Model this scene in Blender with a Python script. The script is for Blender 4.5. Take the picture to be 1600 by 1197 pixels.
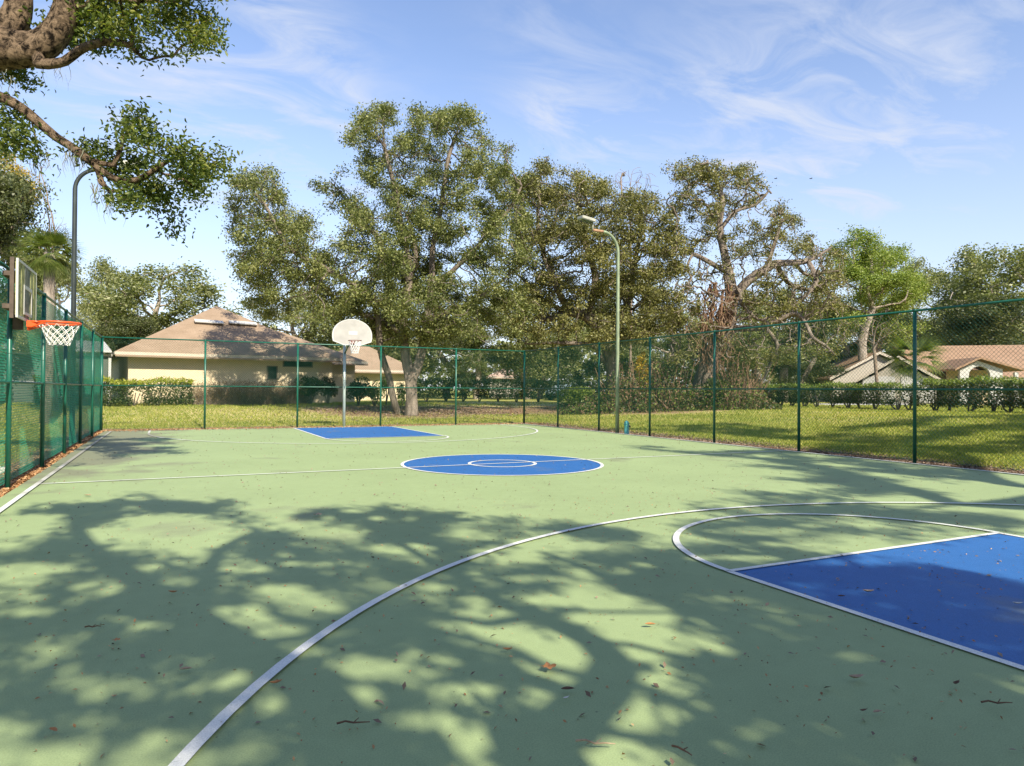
import bpy, bmesh, math, random
import numpy as np
from mathutils import Vector, Matrix
for o in list(bpy.data.objects): bpy.data.objects.remove(o)
COL = bpy.context.scene.collection
SC = bpy.context.scene
RNG = np.random.default_rng(7); random.seed(7)

# ------------------------------------------------------------------ camera
f, yaw, pit, rol = 1091.0, 0.45347, 0.01003, 0.00632
C0 = np.array([-5.504, -11.677, 1.362])
_c, _s = math.cos(yaw), math.sin(yaw)
R0 = np.array([_c, -_s, 0.]); F0 = np.array([_s, _c, 0.]); Z = np.array([0, 0, 1.])
FW = math.cos(pit)*F0 + math.sin(pit)*Z; U = -math.sin(pit)*F0 + math.cos(pit)*Z
RC = math.cos(rol)*R0 + math.sin(rol)*U; UC = -math.sin(rol)*R0 + math.cos(rol)*U
cd = bpy.data.cameras.new('camera'); cam = bpy.data.objects.new('camera', cd); COL.objects.link(cam)
cd.sensor_width = 36; cd.lens = f/1600*36; cd.clip_start = 0.05; cd.clip_end = 2000
cam.matrix_world = Matrix(((RC[0], UC[0], -FW[0], C0[0]), (RC[1], UC[1], -FW[1], C0[1]), (RC[2], UC[2], -FW[2], C0[2]), (0, 0, 0, 1)))
SC.camera = cam

# ------------------------------------------------------------------ sky, sun, exposure
ELEV, AZ = math.radians(38), math.radians(4)          # light travels along +Y, 4 degrees to the left
LD = np.array([-math.sin(AZ)*math.cos(ELEV), math.cos(AZ)*math.cos(ELEV), -math.sin(ELEV)])
W = bpy.data.worlds.new('World'); SC.world = W; W.use_nodes = True
wn, wl = W.node_tree.nodes, W.node_tree.links
wn.clear()
SUN_STR, SKY_STR, EXPO = 5.0, 0.086, 0.72
def wnode(t, **k):
    n = wn.new(t)
    for a, b in k.items(): setattr(n, a, b)
    return n
sky = wnode('ShaderNodeTexSky', sky_type='NISHITA', sun_disc=False)
sky.sun_elevation = ELEV; sky.sun_rotation = math.atan2(-LD[0], -LD[1]); sky.air_density = 1.0; sky.dust_density = 0.6; sky.ozone_density = 1.6
bg = wnode('ShaderNodeBackground'); bg.inputs[1].default_value = SKY_STR
out = wnode('ShaderNodeOutputWorld')
tc = wnode('ShaderNodeTexCoord'); sep = wnode('ShaderNodeSeparateXYZ'); wl.new(tc.outputs['Generated'], sep.inputs[0])
def M(op, a, b=None, c=None, nodes=wn, links=wl, clamp=False):
    n = nodes.new('ShaderNodeMath'); n.operation = op; n.use_clamp = clamp
    for i, v in enumerate((a, b, c)):
        if v is None: continue
        if isinstance(v, (int, float)): n.inputs[i].default_value = v
        else: links.new(v, n.inputs[i])
    return n.outputs[0]
# project the view direction on a cloud layer: x/z, y/z
zc = M('MAXIMUM', sep.outputs[2], 0.03); zc = M('ADD', zc, 0.12)
cx = M('DIVIDE', sep.outputs[0], zc); cy = M('DIVIDE', sep.outputs[1], zc)
comb = wnode('ShaderNodeCombineXYZ'); wl.new(cx, comb.inputs[0]); wl.new(cy, comb.inputs[1])
mp = wnode('ShaderNodeMapping'); mp.inputs['Rotation'].default_value = (0, 0, math.radians(-12)); mp.inputs['Scale'].default_value = (0.85, 1.6, 1); wl.new(comb.outputs[0], mp.inputs[0])
n1 = wnode('ShaderNodeTexNoise'); n1.inputs['Scale'].default_value = 3.0; n1.inputs['Detail'].default_value = 9; n1.inputs['Roughness'].default_value = .62; n1.inputs['Distortion'].default_value = .9
wl.new(mp.outputs[0], n1.inputs['Vector'])
n2 = wnode('ShaderNodeTexNoise'); n2.inputs['Scale'].default_value = .45; n2.inputs['Detail'].default_value = 3; wl.new(comb.outputs[0], n2.inputs['Vector'])
def wisp(px, py, width, amp):       # a cirrus wisp in the direction of the picture point
    d = FW + (px-800)/f*RC - (py-598.5)/f*UC; d = d/np.linalg.norm(d)
    v = wnode('ShaderNodeVectorMath', operation='DISTANCE'); wl.new(tc.outputs['Generated'], v.inputs[0]); v.inputs[1].default_value = tuple(d)
    q = M('DIVIDE', v.outputs['Value'], width); q = M('MULTIPLY', q, q); q = M('MULTIPLY', q, -1); q = M('EXPONENT', q)
    return M('MULTIPLY', q, amp)
acc = None
for a in [(1180, 190, .13, .30), (1330, 165, .14, .26), (1480, 150, .14, .22), (1290, 230, .09, .2), (310, 105, .06, .34), (480, 125, .06, .34), (380, 60, .07, .28), (440, 90, .06, .3), (250, 170, .08, .3), (560, 250, .09, .22), (880, 185, .06, .3),
          (300, 200, .14, .2), (120, 180, .16, .2), (900, 190, .10, .15), (450, 210, .12, .14), (840, 50, .07, .12), (950, 240, .08, .14)]:
    w_ = wisp(*a); acc = w_ if acc is None else M('ADD', acc, w_)
thin = M('MULTIPLY', M('SUBTRACT', n2.outputs[0], .50), .9, clamp=True)
cl = M('MULTIPLY', M('SUBTRACT', n1.outputs[0], .40), 3.8, clamp=True); cl = M('MULTIPLY', cl, M('ADD', M('MULTIPLY', acc, 2.6, clamp=True), thin, clamp=True))
cl = M('MULTIPLY', cl, .78)
hz = M('SUBTRACT', 1.0, M('MULTIPLY', sep.outputs[2], 2.1), clamp=True)
hz = M('POWER', hz, 1.5); hz = M('MULTIPLY', hz, .72); fac = M('MAXIMUM', cl, hz, clamp=True)
tint = wnode('ShaderNodeMix', data_type='RGBA', blend_type='MULTIPLY'); tint.inputs[0].default_value = 1
wl.new(sky.outputs[0], tint.inputs[6]); tint.inputs[7].default_value = (1.74, 1.64, 1.72, 1)
mixc = wnode('ShaderNodeMix', data_type='RGBA'); wl.new(fac, mixc.inputs[0]); wl.new(tint.outputs[2], mixc.inputs[6]); mixc.inputs[7].default_value = (5.35, 5.75, 6.7, 1)
wl.new(mixc.outputs[2], bg.inputs[0]); wl.new(bg.outputs[0], out.inputs[0])
sd = bpy.data.lights.new('sun', 'SUN'); sd.energy = SUN_STR; sd.angle = math.radians(.53); sd.color = (1, .92, .74)
sun = bpy.data.objects.new('sun', sd); COL.objects.link(sun); sun.rotation_euler = Vector(LD).to_track_quat('-Z', 'Y').to_euler(); sun.location = (0, -30, 30)
SC.view_settings.view_transform = 'Standard'; SC.view_settings.look = 'None'; SC.view_settings.exposure = EXPO; SC.view_settings.gamma = 1; SC.view_settings.use_curve_mapping = False
SC.render.engine = 'CYCLES'; SC.cycles.max_bounces = 6; SC.cycles.transparent_max_bounces = 12; SC.cycles.diffuse_bounces = 3; SC.cycles.use_denoising = True

# ------------------------------------------------------------------ picture / ground helpers
def ray(px, py): return FW + (px-800)/f*RC - (py-598.5)/f*UC
def at(px, py, D): return C0 + D*ray(px, py)
def onz(px, py, z=0.):
    d = ray(px, py); t = (z-C0[2])/d[2]; return C0 + t*d
def sm(t): t = np.clip(t, 0, 1); return t*t*(3-2*t)
def gz(x, y):
    x = np.asarray(x, float); y = np.asarray(y, float)
    d = np.hypot(np.maximum(np.abs(x)-7.75, 0), np.maximum(np.abs(y)-14.15, 0))
    b = .04*np.sin(x*.31+1)*np.cos(y*.27) + .02*np.sin(x*.9+y*.7)
    return -.035 + sm((d-.1)/1.2)*.05 + (.50 + .10*sm(-x/14))*sm(d/15) + b*sm(d/4)
def gpt(px, py):                    # picture point -> point on the lawn
    lo, hi = 8., 200.
    for D in np.arange(8, 120, .25):
        P = at(px, py, D)
        if P[2] <= gz(P[0], P[1]): return np.array([P[0], P[1], float(gz(P[0], P[1]))])
    return at(px, py, 120)
def gxy(px, D):                     # column + depth -> ground point
    P = at(px, 600, D); return np.array([P[0], P[1], float(gz(P[0], P[1]))])

# ------------------------------------------------------------------ materials
def new_mat(name):
    m = bpy.data.materials.new(name); m.use_nodes = True; nt = m.node_tree
    return m, nt.nodes, nt.links, nt.nodes['Principled BSDF']
def ramp(nodes, stops):
    r = nodes.new('ShaderNodeValToRGB'); e = r.color_ramp.elements
    while len(e) < len(stops): e.new(.5)
    for el, (p, c) in zip(e, stops): el.position = p; el.color = (*c, 1)
    return r
def noise(nodes, links, scale, detail=4, rough=.6, vec=None, dist=0):
    n = nodes.new('ShaderNodeTexNoise'); n.inputs['Scale'].default_value = scale; n.inputs['Detail'].default_value = detail; n.inputs['Roughness'].default_value = rough; n.inputs['Distortion'].default_value = dist
    if vec is not None: links.new(vec, n.inputs['Vector'])
    return n
def plain(name, col, rough=.6, metal=0, var=.12, scale=6, bump=.0, bscale=60, spec=.3):
    m, n, l, b = new_mat(name)
    t = n.new('ShaderNodeTexCoord'); ns = noise(n, l, scale, 5, .6, t.outputs['Object'])
    a = tuple(c*(1-var) for c in col); c2 = tuple(min(1, c*(1+var)) for c in col)
    r = ramp(n, [(.3, a), (.7, c2)]); l.new(ns.outputs[0], r.inputs[0]); l.new(r.outputs[0], b.inputs['Base Color'])
    b.inputs['Roughness'].default_value = rough; b.inputs['Metallic'].default_value = metal; b.inputs['Specular IOR Level'].default_value = spec
    if bump:
        nb = noise(n, l, bscale, 4, .6, t.outputs['Object']); bp = n.new('ShaderNodeBump'); bp.inputs['Strength'].default_value = bump; bp.inputs['Distance'].default_value = .02
        l.new(nb.outputs[0], bp.inputs['Height']); l.new(bp.outputs[0], b.inputs['Normal'])
    return m
def leaf_mat(name, cols, trans=.35, rough=.45, nscale=.5, tcol=None):
    m, n, l, b = new_mat(name)
    g = n.new('ShaderNodeNewGeometry'); t = n.new('ShaderNodeTexCoord')
    ns = noise(n, l, nscale, 2, .5, t.outputs['Object'])
    a = M('ADD', M('MULTIPLY', g.outputs['Random Per Island'], .65, nodes=n, links=l), M('MULTIPLY', M('SUBTRACT', ns.outputs[0], .25, nodes=n, links=l), .75, nodes=n, links=l), nodes=n, links=l, clamp=True)
    k = len(cols); r = ramp(n, [(i/(k-1) if k > 1 else 0, c) for i, c in enumerate(cols)]); l.new(a, r.inputs[0])
    l.new(r.outputs[0], b.inputs['Base Color']); b.inputs['Roughness'].default_value = rough; b.inputs['Specular IOR Level'].default_value = .35
    tr = n.new('ShaderNodeBsdfTranslucent'); mx = n.new('ShaderNodeMixShader'); mx.inputs[0].default_value = trans
    mu = n.new('ShaderNodeMix'); mu.data_type = 'RGBA'; mu.blend_type = 'MULTIPLY'; mu.inputs[0].default_value = 1; l.new(r.outputs[0], mu.inputs[6]); mu.inputs[7].default_value = tcol or (1.5, 1.7, .6, 1)
    l.new(mu.outputs[2], tr.inputs[0]); o = n['Material Output']
    l.new(b.outputs[0], mx.inputs[1]); l.new(tr.outputs[0], mx.inputs[2]); l.new(mx.outputs[0], o.inputs[0])
    return m
def bark_mat(name, c1, c2, scale=5, lo_=.32, hi_=.66, ms_=(1, 1, .35)):
    m, n, l, b = new_mat(name)
    t = n.new('ShaderNodeTexCoord'); mpg = n.new('ShaderNodeMapping'); mpg.inputs['Scale'].default_value = ms_; l.new(t.outputs['Object'], mpg.inputs[0])
    ns = noise(n, l, scale, 8, .7, mpg.outputs[0], .6); r = ramp(n, [(lo_, c1), (hi_, c2)]); l.new(ns.outputs[0], r.inputs[0]); l.new(r.outputs[0], b.inputs['Base Color'])
    b.inputs['Roughness'].default_value = .9; b.inputs['Specular IOR Level'].default_value = .1
    v = noise(n, l, scale*5, 6, .7, mpg.outputs[0], 1.0); bp = n.new('ShaderNodeBump'); bp.inputs['Strength'].default_value = 1; bp.inputs['Distance'].default_value = .09
    l.new(v.outputs[0], bp.inputs['Height']); l.new(bp.outputs[0], b.inputs['Normal'])
    return m
def court_mat(name, c, var=.12, gloss=.62, chips=False):
    m, n, l, b = new_mat(name)
    t = n.new('ShaderNodeTexCoord'); P = t.outputs['Object']
    a = noise(n, l, .55, 6, .62, P); fi = noise(n, l, 150, 3, .8, P)
    r = ramp(n, [(.3, tuple(x*(1-var) for x in c)), (.72, tuple(x*(1+var) for x in c))]); a2 = noise(n, l, 7, 6, .75, P); l.new(M('ADD', M('MULTIPLY', a.outputs[0], .6, nodes=n, links=l), M('MULTIPLY', a2.outputs[0], .4, nodes=n, links=l), nodes=n, links=l), r.inputs[0])
    # grey brown leaf and water stains in the far left corner and along the left edge
    sp = n.new('ShaderNodeSeparateXYZ'); l.new(P, sp.inputs[0]); mm = lambda *x, **k: M(*x, nodes=n, links=l, **k)
    left = mm('MULTIPLY', mm('SUBTRACT', -4.6, sp.outputs[0]), .5, clamp=True)
    corner = mm('MULTIPLY', left, mm('MULTIPLY', mm('SUBTRACT', sp.outputs[1], -3.), .12, clamp=True))
    back = mm('MULTIPLY', mm('SUBTRACT', sp.outputs[1], 12.6), .9, clamp=True)
    rt = mm('MULTIPLY', mm('SUBTRACT', sp.outputs[0], 6.5), .8, clamp=True)
    sn = noise(n, l, .62, 5, .55, P, .4)
    k = mm('MULTIPLY', mm('SUBTRACT', mm('ADD', sn.outputs[0], mm('ADD', mm('MULTIPLY', corner, .37), mm('MULTIPLY', mm('ADD', back, rt), .12))), .62), 7., clamp=True)
    k = mm('MULTIPLY', k, .75)
    mx = n.new('ShaderNodeMix'); mx.data_type = 'RGBA'; l.new(k, mx.inputs[0]); l.new(r.outputs[0], mx.inputs[6]); mx.inputs[7].default_value = (.20, .19, .14, 1)
    # tiny dark specks of grit
    vo = n.new('ShaderNodeTexVoronoi'); vo.inputs['Scale'].default_value = 9; l.new(P, vo.inputs['Vector'])
    sk = mm('LESS_THAN', vo.outputs['Distance'], .045)
    if chips:                       # worn spots where the surface colour shows through the paint
        wn_ = noise(n, l, 26, 6, .75, P); wk = noise(n, l, 1.3, 2, .5, P); w = mm('MULTIPLY', mm('SUBTRACT', mm('ADD', wn_.outputs[0], mm('MULTIPLY', wk.outputs[0], .35)), .80), 9, clamp=True)
        cm = n.new('ShaderNodeMix'); cm.data_type = 'RGBA'; l.new(mm('MULTIPLY', w, .45), cm.inputs[0]); l.new(mx.outputs[2], cm.inputs[6]); cm.inputs[7].default_value = (.30, .37, .22, 1); mx = cm
    mx2 = n.new('ShaderNodeMix'); mx2.data_type = 'RGBA'; l.new(mm('MULTIPLY', sk, .55), mx2.inputs[0]); l.new(mx.outputs[2], mx2.inputs[6]); mx2.inputs[7].default_value = (.06, .04, .03, 1)
    mx3 = n.new('ShaderNodeMix'); mx3.data_type = 'RGBA'; mx3.blend_type = 'MULTIPLY'; mx3.inputs[0].default_value = 1; l.new(mx2.outputs[2], mx3.inputs[6])
    fr = ramp(n, [(.25, (.70, .70, .70)), (.75, (1.22, 1.22, 1.22))]); l.new(fi.outputs[0], fr.inputs[0]); l.new(fr.outputs[0], mx3.inputs[7])
    l.new(mx3.outputs[2], b.inputs['Base Color']); b.inputs['Roughness'].default_value = gloss; b.inputs['Specular IOR Level'].default_value = .14
    bp = n.new('ShaderNodeBump'); bp.inputs['Strength'].default_value = .35; bp.inputs['Distance'].default_value = .004; l.new(fi.outputs[0], bp.inputs['Height']); l.new(bp.outputs[0], b.inputs['Normal'])
    return m
MAT = {}
MAT['green'] = court_mat('court_green', (.315, .395, .195))
MAT['blue'] = court_mat('court_blue', (.036, .140, .385), .12, .5)
MAT['line'] = court_mat('court_white', (.74, .74, .70), .06, .6, True)
MAT['post'] = plain('fence_green', (.008, .098, .064), .35, 0, .15, 3, spec=.5)
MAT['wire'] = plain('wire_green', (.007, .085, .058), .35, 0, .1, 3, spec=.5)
MAT['wire_sunlit'] = plain('wire_green_painted_sun', (.03, .32, .21), .35, 0, .1, 3, spec=.5)  # same wire as the other fences, with sunlight put into the colour
MAT['poleg'] = plain('pole_green_grey', (.24, .29, .19), .55, .2, .35, 2)
MAT['poled'] = plain('pole_dark_bronze', (.05, .06, .06), .4, .4, .3, 2)
MAT['hooppole'] = plain('pole_pale', (.42, .48, .42), .4, .3, .2, 3)
MAT['rust'] = plain('rust', (.36, .21, .13), .8, .1, .4, 12)
MAT['lamp'] = plain('lamp_metal', (.40, .39, .33), .5, .2, .15, 8)
MAT['lens'] = plain('lamp_lens', (.45, .50, .30), .3, 0, .1, 8)
MAT['board'] = plain('board_white', (.36, .345, .325), .5, 0, .12, 3)
MAT['white'] = plain('white_paint', (.50, .49, .47), .5, 0, .05, 4)
MAT['plank'] = plain('weathered_plank', (.30, .30, .14), .85, 0, .45, 9, .4, 40)
MAT['plankd'] = plain('grey_plank', (.17, .18, .15), .85, 0, .4, 9, .4, 40)
MAT['brown'] = plain('brown_wood', (.10, .075, .06), .8, 0, .3, 9)
MAT['orange'] = plain('orange_rim', (.80, .10, .02), .35, 0, .1, 5, spec=.5)
MAT['redrim'] = plain('red_rim', (.16, .05, .035), .45, 0, .2, 5)
MAT['net'] = plain('net_white', (.80, .78, .76), .8, 0, .05, 20)
MAT['teal'] = plain('teal_paint', (.10, .36, .36), .5, 0, .2, 12)
MAT['rock'] = plain('pale_rock', (.55, .52, .46), .9, 0, .2, 9, .5, 20)
MAT['stucco'] = plain('beige_stucco', (.66, .55, .38), .9, 0, .05, 2, .2, 80, .1)
MAT['stucco2'] = plain('cream_stucco', (.42, .385, .33), .9, 0, .06, 2, .2, 80, .1)
MAT['cream'] = plain('cream_trim', (.50, .44, .36), .6, 0, .05, 2)
MAT['gutter'] = plain('brown_gutter', (.28, .20, .14), .6, 0, .1, 2)
MAT['soffit'] = plain('soffit', (.42, .35, .24), .8, 0, .05, 2)
MAT['glass'] = plain('dark_glass', (.02, .035, .03), .08, 0, .1, 2, spec=.6)
MAT['frame'] = plain('window_frame', (.20, .17, .13), .6, 0, .1, 2)
MAT['screen'] = plain('dark_screen', (.10, .12, .10), .7, 0, .2, 1)
MAT['conc'] = plain('pale_concrete', (.48, .46, .42), .9, 0, .1, 1)
MAT['road'] = plain('asphalt', (.09, .09, .09), .9, 0, .1, 2)
MAT['carb'] = plain('car_paint_pale_blue', (.35, .45, .55), .3, .3, .05, 1, spec=.6)
MAT['tyre'] = plain('tyre', (.02, .02, .02), .8)
MAT['bird'] = plain('dark_feather', (.03, .03, .03), .8)
def roof_mat(name, a, b_, s=1.):
    m, n, l, b = new_mat(name); t = n.new('ShaderNodeTexCoord')
    ns = noise(n, l, 1.1, 6, .65, t.outputs['Object']); w = n.new('ShaderNodeTexWave'); w.bands_direction = 'Z'; w.inputs['Scale'].default_value = 3.6*s; w.inputs['Distortion'].default_value = .6; w.inputs['Detail'].default_value = 2
    l.new(t.outputs['Object'], w.inputs['Vector']); r = ramp(n, [(.25, a), (.75, b_)])
    nf = noise(n, l, 14, 3, .7, t.outputs['Object'])
    q = M('ADD', M('MULTIPLY', ns.outputs[0], .6, nodes=n, links=l), M('ADD', M('MULTIPLY', w.outputs[0], .12, nodes=n, links=l), M('MULTIPLY', nf.outputs[0], .3, nodes=n, links=l), nodes=n, links=l), nodes=n, links=l)
    l.new(q, r.inputs[0]); l.new(r.outputs[0], b.inputs['Base Color']); b.inputs['Roughness'].default_value = .92; b.inputs['Specular IOR Level'].default_value = .1
    bp = n.new('ShaderNodeBump'); bp.inputs['Strength'].default_value = .5; bp.inputs['Distance'].default_value = .03; l.new(q, bp.inputs['Height']); l.new(bp.outputs[0], b.inputs['Normal'])
    return m
MAT['roofA'] = roof_mat('shingle_tan_grey', (.21, .15, .10), (.37, .275, .20))
MAT['roofB'] = roof_mat('shingle_orange_tan', (.23, .145, .095), (.40, .265, .18))
MAT['roofC'] = roof_mat('shingle_pink', (.38, .26, .20), (.50, .37, .30))
OAK = [(.030, .042, .014), (.105, .128, .038), (.21, .225, .075), (.36, .35, .14)]
MAT['leafA'] = leaf_mat('oak_leaves', OAK, .22)
MAT['leafB'] = leaf_mat('oak_leaves_olive', [(.032, .037, .013), (.112, .115, .036), (.225, .215, .07), (.37, .33, .13)], .20)
MAT['leafN'] = leaf_mat('near_oak_leaves', [(.03, .048, .012), (.075, .11, .022), (.15, .18, .04), (.30, .28, .06)], .35)
MAT['leafY'] = leaf_mat('bright_green_leaves', [(.10, .15, .03), (.20, .26, .05), (.36, .38, .10)], .25)
MAT['leafG'] = leaf_mat('background_leaves', [(.075, .09, .035), (.15, .17, .065), (.25, .26, .11), (.36, .35, .17)], .3)
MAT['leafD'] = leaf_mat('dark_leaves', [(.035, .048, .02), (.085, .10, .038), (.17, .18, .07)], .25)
MAT['leafYel'] = leaf_mat('yellow_leaves', [(.42, .30, .03), (.60, .46, .05), (.5, .36, .12)], .4, tcol=(1.2, 1.1, .6, 1))
MAT['leafDry'] = leaf_mat('dry_leaves', [(.16, .10, .05), (.28, .18, .09), (.40, .29, .16)], .2, tcol=(1, .9, .6, 1))
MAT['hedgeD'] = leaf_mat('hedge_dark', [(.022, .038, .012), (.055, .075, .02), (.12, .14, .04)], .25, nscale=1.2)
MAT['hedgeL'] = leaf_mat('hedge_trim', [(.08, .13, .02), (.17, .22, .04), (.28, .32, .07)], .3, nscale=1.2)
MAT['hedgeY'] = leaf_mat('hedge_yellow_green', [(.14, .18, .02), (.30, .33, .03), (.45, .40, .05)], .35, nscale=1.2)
MAT['grass'] = leaf_mat('grass_blades', [(.10, .15, .02), (.20, .25, .035), (.34, .34, .07), (.50, .43, .16)], .3, .7, .45)
MAT['litter'] = leaf_mat('fallen_leaves', [(.16, .08, .04), (.34, .17, .07), (.50, .29, .14), (.62, .44, .25)], .1, .8, 1.5, (1, .8, .5, 1))
MAT['litterp'] = leaf_mat('dull_fallen_leaves', [(.12, .08, .06), (.24, .17, .12), (.40, .30, .22)], .1, .8, 1.5, (1, .8, .5, 1))
MAT['lf1'] = plain('leaf_orange_brown', (.42, .19, .07), .6, 0, .3, 30)
MAT['lf2'] = plain('leaf_tan', (.42, .30, .20), .7, 0, .25, 30)
MAT['lf3'] = plain('leaf_pale', (.62, .60, .55), .7, 0, .15, 30)
MAT['lf4'] = plain('leaf_dark_brown', (.13, .07, .04), .6, 0, .3, 30)
MAT['bark'] = bark_mat('oak_bark', (.07, .055, .042), (.32, .27, .22), 4)
MAT['barkp'] = bark_mat('pale_bark', (.15, .115, .09), (.56, .48, .40), 4)
MAT['barkm'] = bark_mat('grey_brown_bark', (.085, .066, .052), (.38, .315, .26), 4)
MAT['barkr'] = bark_mat('red_brown_bark', (.08, .04, .025), (.34, .20, .13), 5)
MAT['barkn'] = bark_mat('near_bark', (.018, .013, .010), (.42, .30, .20), 11, .40, .60, (1, 1, .8))
MAT['moss'] = plain('spanish_moss', (.15, .15, .11), .95, 0, .35, 8)
MAT['vine'] = leaf_mat('dry_vines', [(.10, .055, .035), (.20, .12, .075), (.34, .23, .15)], .1, .9, 1., (1, .8, .5, 1))
MAT['frond'] = leaf_mat('palm_frond', [(.06, .09, .02), (.13, .17, .04), (.26, .27, .08)], .3)
MAT['twig'] = plain('bare_twigs', (.22, .17, .13), .9, 0, .25, 4)
# lawn
def lawn_mat():
    m, n, l, b = new_mat('lawn'); t = n.new('ShaderNodeTexCoord'); P = t.outputs['Object']
    mm = lambda *x, **k: M(*x, nodes=n, links=l, **k)
    a = noise(n, l, .35, 7, .68, P, .3); fi = noise(n, l, 9, 5, .75, P)
    r = ramp(n, [(.30, (.12, .16, .03)), (.46, (.25, .27, .06)), (.58, (.40, .35, .12)), (.72, (.52, .41, .20))])
    l.new(mm('ADD', mm('MULTIPLY', a.outputs[0], .72), mm('MULTIPLY', fi.outputs[0], .28)), r.inputs[0])
    acc = None
    sp = n.new('ShaderNodeSeparateXYZ'); l.new(P, sp.inputs[0])
    for (x, y, rad) in DIRT:
        dx = mm('SUBTRACT', sp.outputs[0], x); dy = mm('SUBTRACT', sp.outputs[1], y)
        d = mm('SQRT', mm('ADD', mm('MULTIPLY', dx, dx), mm('MULTIPLY', dy, dy)))
        q = mm('SUBTRACT', 1.35, mm('DIVIDE', d, rad), clamp=True); acc = q if acc is None else mm('MAXIMUM', acc, q)
    dr = None
    for (x, y, rx, ry) in ((-3.5, 20, 9, 6), (14, 27, 7, 5), (20, 8, 5, 5), (16, 16, 5, 4)):      # sun dried, straw coloured areas
        dx = mm('DIVIDE', mm('SUBTRACT', sp.outputs[0], x), rx); dy = mm('DIVIDE', mm('SUBTRACT', sp.outputs[1], y), ry)
        q = mm('SUBTRACT', 1.2, mm('SQRT', mm('ADD', mm('MULTIPLY', dx, dx), mm('MULTIPLY', dy, dy))), clamp=True); dr = q if dr is None else mm('MAXIMUM', dr, q)
    dk = mm('MULTIPLY', mm('SUBTRACT', mm('ADD', dr, fi.outputs[0]), .62), 1.6, clamp=True)
    md = n.new('ShaderNodeMix'); md.data_type = 'RGBA'; l.new(mm('MULTIPLY', dk, .75), md.inputs[0]); l.new(r.outputs[0], md.inputs[6]); md.inputs[7].default_value = (.60, .50, .24, 1)
    # bare, leaf covered edge strip around the court
    ax = mm('SUBTRACT', mm('ABSOLUTE', sp.outputs[0]), 7.75); ay = mm('SUBTRACT', mm('ABSOLUTE', sp.outputs[1]), 14.1)
    e = mm('SUBTRACT', 1.35, mm('MULTIPLY', mm('MAXIMUM', ax, ay), 1.0), clamp=True)
    acc = mm('MAXIMUM', acc, e)
    k = mm('MULTIPLY', mm('SUBTRACT', mm('ADD', acc, mm('MULTIPLY', a.outputs[0], .8)), .85), 3, clamp=True)
    mx = n.new('ShaderNodeMix'); mx.data_type = 'RGBA'; l.new(k, mx.inputs[0]); l.new(md.outputs[2], mx.inputs[6])
    r2 = ramp(n, [(.3, (.15, .095, .055)), (.7, (.42, .28, .17))]); l.new(fi.outputs[0], r2.inputs[0]); l.new(r2.outputs[0], mx.inputs[7])
    l.new(mx.outputs[2], b.inputs['Base Color']); b.inputs['Roughness'].default_value = 1; b.inputs['Specular IOR Level'].default_value = .05
    bp = n.new('ShaderNodeBump'); bp.inputs['Strength'].default_value = .8; bp.inputs['Distance'].default_value = .06; l.new(fi.outputs[0], bp.inputs['Height']); l.new(bp.outputs[0], b.inputs['Normal'])
    return m

# ------------------------------------------------------------------ mesh helpers
def fast_mesh(name, V, Fc):
    V = np.asarray(V, np.float32); Fc = np.asarray(Fc, np.int32); k = Fc.shape[1]
    me = bpy.data.meshes.new(name); me.vertices.add(len(V)); me.vertices.foreach_set('co', V.ravel())
    me.loops.add(Fc.size); me.loops.foreach_set('vertex_index', Fc.ravel())
    me.polygons.add(len(Fc)); me.polygons.foreach_set('loop_start', np.arange(0, Fc.size, k, dtype=np.int32)); me.polygons.foreach_set('loop_total', np.full(len(Fc), k, np.int32))
    me.update(calc_edges=True); return me
def tag(o, label=None, cat=None, group=None, kind=None):
    if label: o['label'] = label
    if cat: o['category'] = cat
    if group: o['group'] = group
    if kind: o['kind'] = kind
    return o
def link(name, me, mat=None, parent=None):
    if mat is not None and len(me.materials) == 0: me.materials.append(mat)
    o = bpy.data.objects.new(name, me); COL.objects.link(o)
    if parent is not None: o.parent = parent
    return o
def thing(name, label, cat, loc=(0, 0, 0), group=None):
    o = bpy.data.objects.new(name, None); o.empty_display_size = .2; COL.objects.link(o); o.location = tuple(float(x) for x in loc); return tag(o, label, cat, group)
def org(parent):
    p = np.zeros(3)
    while parent is not None: p = p + np.array(parent.location); parent = parent.parent
    return p
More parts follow.
